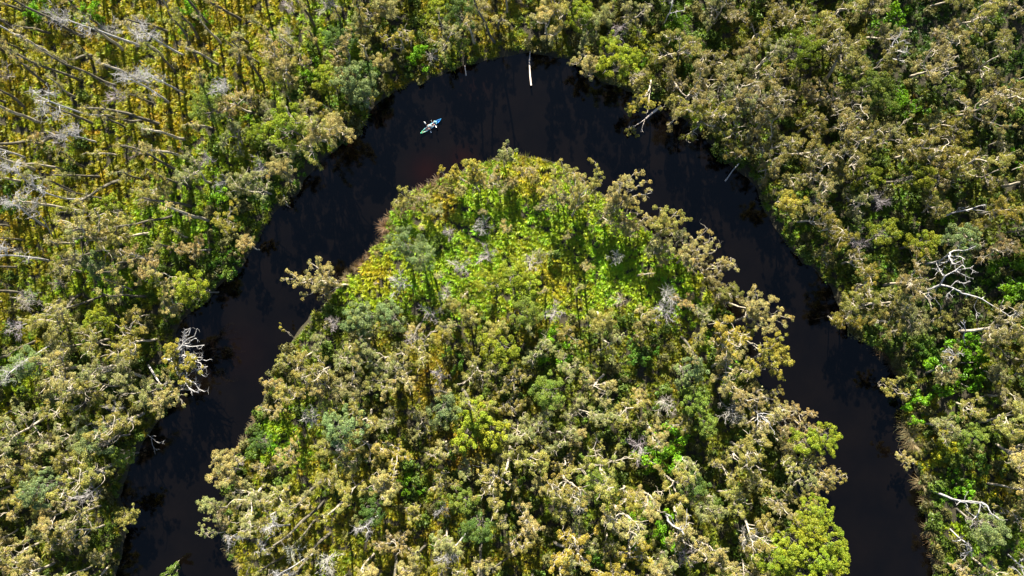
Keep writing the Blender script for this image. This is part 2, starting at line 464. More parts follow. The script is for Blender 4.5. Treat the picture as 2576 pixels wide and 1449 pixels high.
def green_shrub(seed, h):
    rng = np.random.default_rng(seed); name = 'greenshrub' + str(seed); g = Geo(); br = []
    for i in range(7):
        a = rng.uniform(0, 6.28); el = rng.uniform(0.5, 1.3)
        q, _ = crook(rng, (0, 0, -0.2), (math.cos(a) * math.cos(el), math.sin(a) * math.cos(el), math.sin(el)), h * rng.uniform(0.7, 1.0), 4, 0.2, 0.05)
        br.append((q, lin(0.05, 0.02, len(q)), 4))
        for k in range(5):
            c = q[-1] + rng.normal(0, h * 0.13, 3)
            leaves(g, rng, c, h * rng.uniform(0.09, 0.17), 60, 0.24, 0.13, 0.8, hue=0.5 + rng.normal(0, 0.15), shade=rng.uniform(0.85, 1.2), shell=0.5)
    tm, _ = woody(br, None, name, M_DARKBARK)
    return dict(trunk=tm, branches=None, crown=g.build(name + '_leaves', M_BROAD, False), h=h, trunk_name='stems', crown_name='foliage')

KINDS = {
    'paper': [paperbark(100 + i, h) for i, h in enumerate((9.5, 10.0, 10.5, 11.0, 11.5, 12.0, 12.5, 13.0, 10.2, 11.2, 12.2, 13.5, 9.8, 10.8, 11.8, 12.8, 10.6, 11.4, 12.4, 13.2))],
    'slender': [paperbark(200 + i, h, True) for i, h in enumerate((12, 13, 13.5, 14, 14.5, 15, 12.5, 13.2, 14.2, 15.5, 11.5, 13.8))],
    'broad': [broadleaf(300 + i, h) for i, h in enumerate((7.5, 8.5, 9.0, 9.5, 8.0, 10.0, 7.0, 9.2))],
    'dead': [dead_tree(400 + i, h) for i, h in enumerate((9, 10, 11, 12, 10.5, 9.5, 11.5, 8.5))],
    'bare': [bare_shrub(500 + i, h) for i, h in enumerate((4.5, 5.0, 5.5, 6.0, 4.0, 6.5))],
    'shrub': [green_shrub(600 + i, h) for i, h in enumerate((2.6, 3.0, 3.4, 3.8, 2.8, 3.2))],
}

# ------------------------------------------------------------------ what grows where
ZONES = ["FFFFFFfppppPPGPPPDDD",
         "FFFFFfGppppPPPPPPDDD",
         "FFFFfGPppppPPPPPPPPD",
         "FFFffGGCCCCCCCGPPGPo",
         "FFffGGGCCCCCCCCGGGGo",
         "pffGGGCCCCCCCCPPPGDD",
         "pPPPPPPPpPpPPpPPPGDP",
         "gPPoPPPPpPPPPPPPPPDP",
         "PPPPPgpPPpPPPPPPPPGP",
         "PPPPPpppPPPPPPPPPPGG",
         "PPPPppppppPPPPPPPPGG",
         "PPPPppppppPPPPPPPPGG"]
#        spacing, kinds with shares, fern colour, ferns per square metre
ZONE = {
    'F': (2.8, dict(slender=.84, bare=.09, paper=.03, shrub=.04), (0.265, 0.250, 0.010), 2.2),
    'f': (2.8, dict(slender=.60, paper=.22, bare=.08, broad=.06, shrub=.04), (0.195, 0.265, 0.010), 2.3),
    'p': (2.9, dict(paper=.38, slender=.42, bare=.10, broad=.06, shrub=.04), (0.195, 0.195, 0.011), 2.0),
    'P': (3.3, dict(paper=.82, bare=.05, broad=.08, shrub=.05), (0.120, 0.145, 0.010), 1.6),
    'D': (4.6, dict(paper=.74, dead=.06, broad=.1, shrub=.10), (0.040, 0.075, 0.009), 1.0),
    'G': (3.9, dict(paper=.46, broad=.30, shrub=.14, bare=.07, dead=.03), (0.085, 0.145, 0.010), 1.6),
    'C': (4.3, dict(slender=.76, bare=.20, paper=.04), (0.200, 0.310, 0.010), 2.9),
    'g': (4.2, dict(paper=.45, broad=.25, shrub=.2, bare=.1), (0.200, 0.300, 0.010), 2.4),
    'o': (3.5, dict(paper=.88, broad=.1, dead=.02), (0.085, 0.115, 0.010), 1.6),
}
def zone_of(vx, vy):
    c = min(19, max(0, int(vx / 128.8))); r = min(11, max(0, int(vy / 128.8)))
    return ZONES[r][c]

LOOKS = {   # colour words with the leaf colour they stand for
    'paper': [('olive', (0.270, 0.255, 0.060)), ('tan', (0.340, 0.295, 0.105)), ('grey-green', (0.250, 0.265, 0.095)), ('golden', (0.310, 0.275, 0.040)), ('russet', (0.32, 0.235, 0.095))],
    'slender': [('tan', (0.330, 0.290, 0.105)), ('olive', (0.260, 0.250, 0.062)), ('grey-green', (0.260, 0.265, 0.105))],
    'broad': [('lime', (0.240, 0.290, 0.022)), ('mid green', (0.160, 0.220, 0.034)), ('dark green', (0.090, 0.150, 0.032)), ('blue-green', (0.185, 0.240, 0.095))],
    'dead': [('white', (0.6, 0.6, 0.6))],
    'bare': [('lilac grey', (0.36, 0.33, 0.34)), ('pale grey', (0.40, 0.38, 0.34)), ('brownish grey', (0.30, 0.25, 0.20))],
    'shrub': [('bright green', (0.13, 0.28, 0.010)), ('deep green', (0.080, 0.165, 0.018)), ('yellow-green', (0.25, 0.275, 0.015))],
}
LOOK_P = {'paper': (.44, .34, .17, .05, 0), 'slender': (.45, .35, .2), 'broad': (.3, .32, .2, .18), 'dead': (1,), 'bare': (.4, .4, .2), 'shrub': (.35, .4, .25)}
NAMES = {'paper': ('paperbark_tree', 'tree', 'paperbark', 'paperbark trees of the swamp forest'),
         'slender': ('slender_paperbark', 'tree', 'slender long-trunked paperbark', 'slender paperbarks standing over the ferns'),
         'broad': ('broadleaf_tree', 'tree', 'round-crowned broadleaf tree', 'broadleaf trees among the paperbarks'),
         'dead': ('dead_tree', 'dead tree', 'bare dead tree', 'dead trees standing in the forest'),
         'bare': ('bare_shrub', 'shrub', 'leafless twiggy shrub', 'leafless grey shrubs'),
         'shrub': ('green_shrub', 'shrub', 'leafy shrub', 'leafy shrubs under the trees')}
used_labels = set()
def link(name, me, parent, color=None):
    o = bpy.data.objects.new(name, me); COL.objects.link(o); o.parent = parent
    if color is not None: o.color = (*color, 1)
    return o
def thing(name, label, cat, loc, group=None, rotz=0.0, scale=1.0):
    assert label not in used_labels, label
    used_labels.add(label)
    o = bpy.data.objects.new(name, None); COL.objects.link(o)
    o.empty_display_size = 0.3
    o.location = loc; o.rotation_euler = (0, 0, rotz); o.scale = (scale,) * 3
    o['label'] = label; o['category'] = cat
    if group: o['group'] = group
    return o

# things that are easy to find, from which the labels of the forest's trees are told (survey x, survey y, words)
MARKS = [(1085, 318, 'the blue kayak'), (1334, 172, 'the floating white log'), (1625, 295, 'the fallen tree in the river'), (1843, 438, 'the grey sloping log'),
         (780, 700, 'the lone tree over the channel'), (470, 890, 'the golden half-dead bank tree'), (395, 1112, 'the white branch in the water'),
         (2400, 700, 'the great forked dead tree'), (2425, 528, 'the grey trunk among green bushes'), (2390, 895, 'the chalk-white burst of limbs'),
         (1918, 1055, 'the white limbs by the channel'), (1810, 665, 'the white arm over the channel'), (2270, 985, 'the pale tree leaning left'),
         (1275, 395, 'the tip of the point'), (726, 508, 'the small white forked snag'), (1194, 1076, 'the big lime tree'), (1685, 1145, 'the vivid green shrub'),
         (1700, 1325, 'the broken white trunk'), (60, 40, 'the top left corner'), (2516, 40, 'the top right corner'), (60, 1400, 'the bottom left corner'), (2516, 1400, 'the bottom right corner'),
         (320, 260, 'the middle of the ferns'), (640, 20, 'the ferny top edge'), (1000, 60, 'the river bend\'s upper shoulder'), (1690, 20, 'the dead branch up top'), (2100, 20, 'the top edge\'s wooded end'),
         (2100, 270, 'the big forest\'s middle'), (2556, 420, 'the right edge\'s golden trees'), (700, 1360, 'the pale snags by the bottom'), (1000, 1420, 'the bottom edge below ferns'),
         (1420, 1420, 'the middle of the bottom edge'), (2070, 1380, 'the lime thicket'), (112, 562, 'the tilted snag far left'), (180, 800, 'the left edge below ferns'), (160, 1120, 'the woods left of the channel'),
         (600, 640, 'the bank\'s small rusty crown'), (1290, 700, 'the clearing\'s lime tree'), (1000, 880, 'the point\'s blue-green tree'), (1640, 900, 'the clearing\'s lower right end'), (1420, 1000, 'the point\'s centre'), (880, 210, 'the top bank\'s blue-green tree'),
         (2220, 760, 'the wide golden-olive crown'), (830, 330, 'the wide tan overhanging crown')]
mark_xy = np.array([(a, b) for a, b, _ in MARKS], float)
DIRS = ['to the right of', 'to the upper right of', 'above', 'to the upper left of', 'to the left of', 'to the lower left of', 'below', 'to the lower right of']
ORD = ['nearest', 'second', 'third', 'fourth', 'fifth', 'sixth', 'seventh', 'eighth', 'ninth', 'tenth', 'eleventh', 'twelfth', 'thirteenth', 'fourteenth', 'fifteenth', 'sixteenth', 'seventeenth', 'eighteenth']
NAMES = {'paper': ('paperbark_tree', 'tree', 'paperbark', 'paperbark trees of the swamp forest'),
         'slender': ('slender_paperbark', 'tree', 'slender paperbark', 'slender paperbarks standing over the ferns'),
         'broad': ('broadleaf_tree', 'tree', 'broadleaf tree', 'broadleaf trees among the paperbarks'),
         'dead': ('dead_tree', 'dead tree', 'dead tree', 'dead trees standing in the forest'),
         'snag': ('dead_snag', 'dead tree', 'dead snag', 'tall dead snags with long pale trunks'),
         'bare': ('bare_shrub', 'shrub', 'leafless shrub', 'leafless grey shrubs'),
         'shrub': ('green_shrub', 'shrub', 'leafy shrub', 'leafy shrubs under the trees'),
         'reed': ('reed_tussock', 'reeds', 'reed tussock', 'reed tussocks along the banks')}
VIGNETTE_DIM = 0.66                                     # vignetting and hotspot fall-off painted into the plant colours of the right bank
planned = []                                   # kind, proto, x, y, rotz, scale, look
def plan(kind, proto, x, y, rz, sc, look): planned.append((kind, proto, x, y, rz, sc, look))

def make_planned(rng):
    rows = {}
    for i, (kind, proto, x, y, rz, sc, look) in enumerate(planned):
        vx, vy = survey(x, y, proto['h'] * sc * 0.85)
        d = np.hypot(mark_xy[:, 0] - vx, mark_xy[:, 1] - vy); k = int(d.argmin())
        a = math.atan2(mark_xy[k, 1] - vy, vx - mark_xy[k, 0])
        rows.setdefault((kind, look[0], k, int(round(a / (math.pi / 4))) % 8), []).append((d[k], i))
    label = {}
    for (kind, word, k, q), lst in rows.items():
        for o, (_, i) in enumerate(sorted(lst)):
            label[i] = f"{word} {NAMES[kind][2]}, {ORD[o]} {DIRS[q]} {MARKS[k][2]}"
    for i, (kind, proto, x, y, rz, sc, look) in enumerate(planned):
        nm, cat, _, grp = NAMES[kind]
        root = thing(nm, label[i], cat, (x, y, proto.get('z', 0.3)), grp, rz, sc)
        j = rng.uniform(0.88, 1.12); j *= VIGNETTE_DIM if (vx_dim := survey(x, y, 0.3)[0]) > 1650 and survey(x, y, .3)[1] < 1000 and not inside_point(x, y) else 1.0; c = tuple(v * j * k for v, k in zip(look[1], (rng.uniform(.93, 1.07), rng.uniform(.95, 1.05), 1)))
        if proto['trunk']: link(proto.get('trunk_name', 'trunk'), proto['trunk'], root)
        if proto['branches']: link('branches', proto['branches'], root)
        for lm in proto.get('limbs', ()): link('limb', lm, root)
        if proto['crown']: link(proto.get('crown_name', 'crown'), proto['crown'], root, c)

# ------------------------------------------------------------------ trees whose place can be read off one by one
KINDS['snag'] = [dead_tree(450 + i, h, True) for i, h in enumerate((13.5, 14.5, 15.5, 12.5))]
LK = {k: {w: (w, c) for w, c in v} for k, v in LOOKS.items()}
LK['snag'] = {'white': LOOKS['dead'][0]}
#   kind, survey x, survey y of the crown's middle, height, look
PLACED = [('broad', 1194, 1060, 9.5, 'lime'), ('broad', 1165, 1092, 8.5, 'lime'), ('broad', 1228, 1088, 9.0, 'lime'), ('broad', 1258, 868, 9.5, 'lime'), ('broad', 1292, 690, 8.5, 'lime'), ('broad', 1320, 715, 7.5, 'lime'), ('broad', 1250, 725, 7.5, 'lime'),
    ('broad', 300, 1160, 6.0, 'mid green'), ('broad', 478, 700, 8.0, 'lime'), ('broad', 505, 735, 7.0, 'lime'), ('broad', 2088, 1112, 7.5, 'lime'), ('broad', 2075, 1290, 8.0, 'lime'), ('broad', 2040, 1330, 9.0, 'lime'), ('broad', 2095, 1350, 8.5, 'lime'), ('broad', 2060, 1400, 9.5, 'lime'), ('broad', 2010, 1380, 9.5, 'lime'),
    ('broad', 2110, 1420, 8.5, 'lime'), ('broad', 2030, 1440, 9.5, 'lime'), ('broad', 1965, 1420, 9.0, 'lime'), ('broad', 1010, 620, 8.5, 'blue-green'), ('broad', 1045, 640, 8.0, 'blue-green'), ('broad', 920, 800, 8.5, 'blue-green'), ('broad', 975, 800, 8.0, 'blue-green'), ('broad', 870, 800, 7.5, 'blue-green'), ('broad', 880, 205, 9.5, 'blue-green'), ('broad', 905, 240, 8.5, 'blue-green'),
    ('shrub', 1685, 1145, 5.0, 'bright green'), ('shrub', 1668, 1130, 4.0, 'bright green'), ('shrub', 2425, 925, 5.5, 'bright green'), ('shrub', 2440, 905, 4.0, 'bright green'), ('shrub', 2400, 525, 3.5, 'bright green'), ('shrub', 2560, 690, 4.5, 'bright green'), ('shrub', 2545, 715, 4.0, 'bright green'), ('shrub', 1655, 1345, 4.5, 'bright green'), ('shrub', 1680, 1350, 4.0, 'bright green'), ('shrub', 1390, 885, 4.0, 'bright green'), ('shrub', 2265, 45, 4.5, 'bright green'), ('shrub', 2285, 270, 4, 'bright green'),
    ('paper', 2230, 720, 11, 'golden'), ('paper', 2200, 770, 11.5, 'olive'), ('paper', 2255, 770, 11.5, 'olive'), ('paper', 2180, 800, 9.5, 'golden'), ('paper', 2270, 820, 10.5, 'olive'), ('paper', 2130, 800, 7, 'golden'), ('paper', 2180, 660, 9, 'olive'),
    ('paper', 2400, 330, 11, 'golden'), ('paper', 2430, 370, 11, 'golden'), ('paper', 2460, 340, 10, 'golden'), ('paper', 2550, 520, 11, 'golden'), ('paper', 2500, 560, 10, 'golden'), ('paper', 2555, 620, 10.5, 'russet'), ('broad', 2440, 590, 9.0, 'blue-green'), ('broad', 2290, 440, 8.5, 'lime'), ('broad', 2260, 580, 8.0, 'lime'), ('broad', 2330, 620, 8.5, 'lime'),
    ('paper', 2035, 1045, 8, 'russet'), ('paper', 2048, 1080, 8, 'tan'), ('paper', 2015, 1075, 9, 'russet'), ('broad', 2062, 1115, 8, 'lime'), ('paper', 2055, 1150, 8, 'olive'), ('paper', 2085, 1185, 8, 'tan'), ('paper', 2090, 1210, 8, 'olive'), ('paper', 2045, 1215, 9, 'grey-green'), ('paper', 2025, 1160, 9, 'olive'), ('paper', 2060, 1245, 9, 'tan'), ('paper', 2040, 1275, 9, 'olive'), ('paper', 1990, 1120, 9, 'tan'), ('paper', 1960, 1010, 8.5, 'olive'),
    ('paper', 1540, 515, 8, 'tan'), ('paper', 1592, 540, 8, 'olive'), ('paper', 1628, 558, 7.5, 'tan'), ('paper', 1672, 600, 8, 'tan'), ('paper', 1728, 612, 8, 'grey-green'), ('paper', 1768, 650, 8, 'tan'), ('paper', 1806, 698, 8, 'tan'), ('paper', 1838, 725, 8, 'olive'), ('paper', 1872, 765, 8, 'tan'), ('paper', 1330, 420, 6, 'tan'), ('paper', 1455, 440, 7.5, 'tan'), ('paper', 1200, 440, 6.5, 'tan'), ('paper', 1062, 497, 5, 'tan'), ('paper', 1110, 478, 5, 'tan'), ('paper', 1150, 470, 5.5, 'tan'), ('paper', 1092, 520, 5.5, 'grey-green'), ('paper', 1235, 455, 6, 'tan'), ('paper', 1265, 470, 6, 'grey-green'), ('paper', 1290, 445, 5.5, 'tan'), ('paper', 1345, 440, 5, 'olive'), ('paper', 1395, 470, 7, 'tan'), ('paper', 1370, 520, 6, 'grey-green'), ('paper', 1420, 500, 7, 'tan'), ('paper', 1560, 560, 7, 'tan'), ('paper', 1600, 580, 7, 'tan'), ('paper', 1690, 650, 7, 'tan'), ('paper', 1650, 640, 6, 'grey-green'), ('paper', 1275, 575, 5, 'tan'), ('paper', 1360, 640, 5, 'grey-green'), ('paper', 1740, 760, 7, 'tan'), ('paper', 1790, 790, 7, 'grey-green'), ('paper', 1830, 740, 6.5, 'tan'),
    ('paper', 480, 622, 8, 'russet'), ('paper', 612, 622, 7.5, 'tan'), ('paper', 690, 360, 9, 'grey-green'), ('paper', 590, 460, 10, 'grey-green'), ('paper', 640, 470, 9, 'grey-green'), ('paper', 750, 260, 10, 'tan'), ('paper', 815, 265, 9, 'golden'), ('paper', 410, 1000, 9, 'tan'),
    ('bare', 1225, 630, 5.5, 'lilac grey'), ('bare', 1165, 668, 5.5, 'lilac grey'), ('bare', 1330, 660, 5.5, 'pale grey'), ('bare', 1090, 790, 5.5, 'lilac grey'), ('bare', 1000, 720, 5.5, 'lilac grey'), ('bare', 1670, 780, 6, 'lilac grey'), ('bare', 1690, 740, 6, 'pale grey'), ('bare', 1400, 780, 6, 'lilac grey'), ('bare', 1115, 740, 5, 'pale grey'),
    ('bare', 180, 655, 6, 'pale grey'), ('bare', 1215, 575, 5, 'pale grey'), ('bare', 1030, 860, 5, 'lilac grey'), ('bare', 735, 1400, 5, 'pale grey'), ('bare', 820, 1420, 6, 'pale grey'), ('bare', 245, 1080, 6, 'lilac grey')]
#   standing dead trees and snags by their foot
FOOTED = [('snag', 277, 290, 15.5), ('snag', 430, 263, 14), ('snag', 357, 117, 14.5), ('snag', 247, 360, 12.5), ('snag', 470, 235, 13), ('snag', 590, 255, 13), ('snag', 130, 135, 14), ('snag', 425, 25, 13.5), ('snag', 465, 140, 14), ('snag', 112, 488, 14), ('snag', 235, 498, 13), ('snag', 120, 573, 14), ('snag', 130, 658, 13.5), ('snag', 140, 862, 12.5),
    ('snag', 70, 400, 13),
    ('snag', 732, 1319, 12.5), ('snag', 661, 1303, 9.5), ('snag', 694, 1346, 8.5), ('snag', 791, 1388, 12), ('snag', 960, 1290, 10), ('snag', 1180, 1330, 11)]

# clear ground kept round the trees that are set one by one: (survey x, survey y, radius in metres)
KEEP_CLEAR = [(880, 715, 3.0), (1500, 560, 2.5), (1440, 545, 2.5), (1640, 612, 2.5), (1770, 690, 3), (2400, 740, 5), (2480, 790, 4), (2420, 530, 4), (2400, 915, 2.5), (1935, 1060, 3), (405, 905, 3), (1110, 200, 2), (1710, 1325, 2)]
clear_xy = [at(a, b)[:2] for a, b, _ in KEEP_CLEAR]; clear_r = [r for *_, r in KEEP_CLEAR]
# sunlit spots over the water: no tree may stand where it would shade them
LIT = [(1085, 318), (1070, 330), (1100, 306), (1334, 140), (1334, 175), (1334, 210), (1655, 272), (1640, 285), (1395, 20)]
lit_xy = np.array([at(a, b)[:2] for a, b in LIT]); sh2 = np.array(SHADOW)
def shades_lit(x, y, h):
    dx = lit_xy - np.array([x, y]); t = dx @ sh2; lat = np.abs(dx @ np.array([-sh2[1], sh2[0]]))
    return bool(((t > -1) & (t < h / math.tan(SUN_EL) + 1.0) & (lat < 2.0)).any())

point_poly = np.concatenate([inner, inner[:1]])
def inside_point(x, y): return bool(inside(np.array([[x, y]]), inner)[0])
rng = np.random.default_rng(77)
margin = []
acc = [tuple(c) for c in clear_xy]; accr = [2 * r - 3.0 for r in clear_r]
counts = {}
for kind, vx, vy, h, look in PLACED:
    x, y, _ = at(vx, vy, h * 0.88)
    proto = KINDS[kind][rng.integers(len(KINDS[kind]))]
    plan(kind, proto, x, y, rng.uniform(0, 6.28), h / proto['h'], LK[kind][look]); counts[kind] = counts.get(kind, 0) + 1
    acc.append((x, y)); accr.append(1.8 if kind in ('shrub', 'bare') else 3.0)
for kind, vx, vy, h in FOOTED:
    x, y, _ = at(vx, vy, 0)
    proto = KINDS[kind][rng.integers(len(KINDS[kind]))]
    plan(kind, proto, x, y, rng.uniform(0, 6.28), h / proto['h'], LK[kind]['white']); counts[kind] = counts.get(kind, 0) + 1
    acc.append((x, y)); accr.append(2.2)
acc = np.array(acc); accr = np.array(accr)
cand = np.column_stack([rng.uniform(-112, 112, 22000), rng.uniform(-84, 84, 22000)])
cbd = bank_distance(cand)
for (x, y), d in zip(cand, cbd):
    if d < 0.7: continue
    vx, vy = survey(x, y, 4.0)
    zc = zone_of(vx, vy); z = ZONE[zc]
    sp = z[0] * (0.85 if d < 5 else 1.0) * (0.8 if d < 7 and y > 24 and -25 < x < 40 else 1.0)
    if (np.hypot(acc[:, 0] - x, acc[:, 1] - y) < 0.5 * (accr + sp)).any(): continue
    kind = rng.choice(list(z[1]), p=np.array(list(z[1].values())) / sum(z[1].values()))
    proto = KINDS[kind][rng.integers(len(KINDS[kind]))]
    sc = rng.uniform(0.62, 1.18) if kind == 'paper' else rng.uniform(0.8, 1.12)
    if zc == 'D': sc *= 0.95
    if zc == 'C': sc *= 0.75
    if d < 4.5 and y < 20 and abs(x) < 60 and inside_point(x, y): sc *= 0.62 if x < 0 else 0.85
    if shades_lit(x, y, proto['h'] * sc): continue
    acc = np.vstack([acc, (x, y)]); accr = np.append(accr, sp)
    p_ = LOOK_P[kind]
    look = LOOKS[kind][rng.choice(len(p_), p=p_)]
    if zc == 'o' and kind == 'paper': look = LOOKS['paper'][3 if rng.random() < .35 else 0]
    rz = rng.uniform(0, 6.28)
    tx, ty = survey(x, y, proto['h'] * sc * 0.8)
    bx, by = survey(x, y, 0.3)
    inview = (-20 < tx < 2596 and -20 < ty < 1469) or (kind not in ('bare', 'shrub') and 30 < bx < 2546 and 30 < by < 1419)
    if counts.get(kind, 0) >= 300: inview = False
    if inview:
        plan(kind, proto, x, y, rz, sc, look); counts[kind] = counts.get(kind, 0) + 1
    else:
        margin.append((kind, proto, x, y, rz, sc, look))
open('/tmp/counts.txt', 'w').write(f'{counts} margin {len(margin)}')

# ------------------------------------------------------------------ stuff: undergrowth and the forest that goes on past the frame
def scatter(name, pts, rot, scl, tint, protos, label, pick=None, tilt=0.0):
    me = bpy.data.meshes.new(name); n = len(pts)
    me.vertices.add(n); me.vertices.foreach_set('co', np.asarray(pts, np.float32).ravel())
    for nm, typ, dat, key in (('rot', 'FLOAT', rot, 'value'), ('scl', 'FLOAT', scl, 'value'), ('pick', 'INT', pick, 'value')):
        a = me.attributes.new(nm, typ, 'POINT'); a.data.foreach_set(key, np.asarray(dat, np.int32 if typ == 'INT' else np.float32))
    a = me.attributes.new('tint', 'FLOAT_COLOR', 'POINT'); a.data.foreach_set('color', np.column_stack([tint, np.ones(n)]).astype(np.float32).ravel())
    o = bpy.data.objects.new(name, me); COL.objects.link(o)
    ng = bpy.data.node_groups.new(name, 'GeometryNodeTree')
    ng.interface.new_socket('Geometry', in_out='INPUT', socket_type='NodeSocketGeometry')
    ng.interface.new_socket('Geometry', in_out='OUTPUT', socket_type='NodeSocketGeometry')
    gi = ng.nodes.new('NodeGroupInput'); go = ng.nodes.new('NodeGroupOutput')
    g2i = ng.nodes.new('GeometryNodeGeometryToInstance')
    for pm in reversed(protos):
        jg = ng.nodes.new('GeometryNodeJoinGeometry')
        for one in (pm if isinstance(pm, list) else [pm]):
            po = bpy.data.objects.new(name + '_piece', one)
            oi = ng.nodes.new('GeometryNodeObjectInfo'); oi.inputs['Object'].default_value = po; oi.inputs['As Instance'].default_value = False
            ng.links.new(oi.outputs['Geometry'], jg.inputs[0])
        ng.links.new(jg.outputs[0], g2i.inputs[0])
    ip = ng.nodes.new('GeometryNodeInstanceOnPoints')
    def named(nm, typ):
        q = ng.nodes.new('GeometryNodeInputNamedAttribute'); q.data_type = typ; q.inputs['Name'].default_value = nm; return q.outputs[0]
    ng.links.new(gi.outputs[0], ip.inputs['Points']); ng.links.new(g2i.outputs[0], ip.inputs['Instance'])
    ip.inputs['Pick Instance'].default_value = True
    ng.links.new(named('pick', 'INT'), ip.inputs['Instance Index'])
    cx = ng.nodes.new('ShaderNodeCombineXYZ'); ng.links.new(named('rot', 'FLOAT'), cx.inputs[2])
    e2r = ng.nodes.new('FunctionNodeEulerToRotation'); ng.links.new(cx.outputs[0], e2r.inputs[0])
    ng.links.new(e2r.outputs[0], ip.inputs['Rotation'])
    ng.links.new(named('scl', 'FLOAT'), ip.inputs['Scale'])
    ng.links.new(ip.outputs[0], go.inputs[0])
    md = o.modifiers.new('scatter', 'NODES'); md.node_group = ng
    o['kind'] = 'stuff'; o['label'] = label
    return o

def fern(seed, n_fronds, spread):
    rng = np.random.default_rng(seed); g = Geo()
    for i in range(n_fronds):
        a = i * 2.39996 + rng.normal(0, 0.25); L = spread * rng.uniform(0.7, 1.15)
        lift = rng.uniform(0.10, 0.95); s = np.linspace(0, 1, 5)
        r = L * s * (math.cos(lift) * 0.8 + 0.2 * s); z = L * (s * math.sin(lift) * 1.5 - 0.75 * s ** 2.4 * math.cos(lift)) + 0.15
        w = 0.036 * np.array([0.7, 1.1, 1.0, 0.7, 0.1]) * rng.uniform(0.8, 1.3)
        dx, dy = math.cos(a), math.sin(a)
        c = np.column_stack([r * dx, r * dy, z]); sd = np.array([-dy, dx, 0.35])
        v = np.stack([c - sd * w[:, None], c + sd * w[:, None]], 1).reshape(-1, 3)
        q = np.array([[2 * k, 2 * k + 1, 2 * k + 3, 2 * k + 2] for k in range(4)])
        g.add(v, q, rng.uniform(0.75, 1.25), np.clip(0.5 + rng.normal(0, 0.13), 0, 1))
    return g.build('fern', M_FERN, False)
def low_bush(seed):
    rng = np.random.default_rng(seed); g = Geo()
    for k in range(7):
        c = rng.normal(0, 0.35, 3); c[2] = abs(c[2]) + 0.3
        leaves(g, rng, c, rng.uniform(0.25, 0.45), 45, 0.22, 0.11, 0.8, hue=0.5 + rng.normal(0, 0.15), shade=rng.uniform(0.8, 1.2))
    return g.build('low_bush', M_FERN, False)

FERN_PATCHES = [(925, 690, 55, (.34, .33, .012)), (1125, 525, 45, (.33, .25, .02)), (1345, 450, 55, (.32, .30, .014)), (1190, 520, 45, (.25, .36, .012)), (1395, 690, 70, (.28, .29, .013)), (1560, 680, 50, (.23, .36, .010)), (1790, 720, 35, (.32, .30, .014)),
    (700, 1100, 45, (.20, .32, .010)), (1830, 850, 50, (.17, .33, .010)), (1870, 930, 40, (.15, .31, .010)), (20, 950, 60, (.22, .34, .010)), (40, 1060, 45, (.32, .30, .012)), (300, 720, 60, (.20, .33, .010)), (470, 560, 60, (.20, .31, .010)), (850, 120, 70, (.19, .30, .010)), (2340, 1060, 50, (.30, .27, .012)), (2330, 1150, 50, (.31, .28, .012)), (2500, 1230, 60, (.26, .25, .014)), (2420, 1330, 50, (.20, .30, .010)), (1150, 1130, 60, (.22, .165, .013)), (1080, 950, 60, (.22, .19, .013))]
rng = np.random.default_rng(31)
P = np.column_stack([rng.uniform(-98, 98, 98000), rng.uniform(-62, 62, 98000)])
d = bank_distance(P)
lo = np.array([rng.random() for _ in range(len(P))])
patchy = np.sin(P[:, 0] * 0.31 + 1.3 * np.sin(P[:, 1] * 0.23)) * np.sin(P[:, 1] * 0.27 + 1.1 * np.sin(P[:, 0] * 0.19))
keep = []; tints = []; jitter = rng.normal(0, 0.35, (len(P), 2)) * 128.8
for i, (x, y) in enumerate(P):
    if d[i] < 0.05: continue
    vx, vy = survey(x, y, 0.5)
    zc = ZONE[zone_of(vx + jitter[i, 0], vy + jitter[i, 1])]
    dens = zc[3] * (1 + 0.25 * patchy[i])
    if lo[i] * 3.05 > dens: continue
    k = rng.uniform(0.75, 1.2); w = rng.normal(0, 0.12) + 0.10 * patchy[i]
    base = np.array(zc[2])
    for px_, py_, pr_, pc_ in FERN_PATCHES:
        q_ = math.exp(-((vx - px_) ** 2 + (vy - py_) ** 2) / pr_ ** 2) * 1.3
        q_ = min(1.0, q_); base = base * (1 - q_) + np.array(pc_) * q_
    zc = (0, 0, base)
    keep.append(i); tints.append((zc[2][0] * k * (1 + w), zc[2][1] * k * (1 - 0.3 * w), zc[2][2] * k))
keep = np.array(keep); tints = np.array(tints)
n = len(keep); print('FERNS', n)
scatter('fern_undergrowth', np.column_stack([P[keep], np.full(n, 0.3)]), rng.uniform(0, 6.28, n), rng.uniform(0.65, 1.25, n), tints,
        [fern(700 + i, nf, sp) for i, (nf, sp) in enumerate(((30, 0.75), (34, 0.85), (26, 0.65), (36, 0.7), (32, 0.9)))],
        'yellow-green ferns and sedges covering the swamp floor', rng.integers(0, 5, n))

P = np.column_stack([rng.uniform(-100, 100, 9000), rng.uniform(-64, 64, 9000)]); d = bank_distance(P); keep = []; tints = []
for i, (x, y) in enumerate(P):
    if d[i] < -0.25: continue
    zc = zone_of(*survey(x, y, 0.5))
    if rng.random() > (2.2 if d[i] < 1.5 else 1.0) * {'F': .05, 'f': .12, 'C': .02, 'p': .2, 'P': .5, 'G': .7, 'D': .45, 'g': .4, 'o': .5}[zc]: continue
    k = rng.uniform(0.6, 1.2); keep.append(i)
    tints.append(np.array((0.085, 0.135, 0.02) if rng.random() < .6 else (0.13, 0.13, 0.045)) * k)
keep = np.array(keep); n = len(keep)
scatter('bush_undergrowth', np.column_stack([P[keep], np.full(n, 0.3)]), rng.uniform(0, 6.28, n), rng.uniform(0.7, 2.0, n), np.array(tints),
        [low_bush(750 + i) for i in range(5)], 'low leafy bushes growing between the tree trunks', rng.integers(0, 5, n))

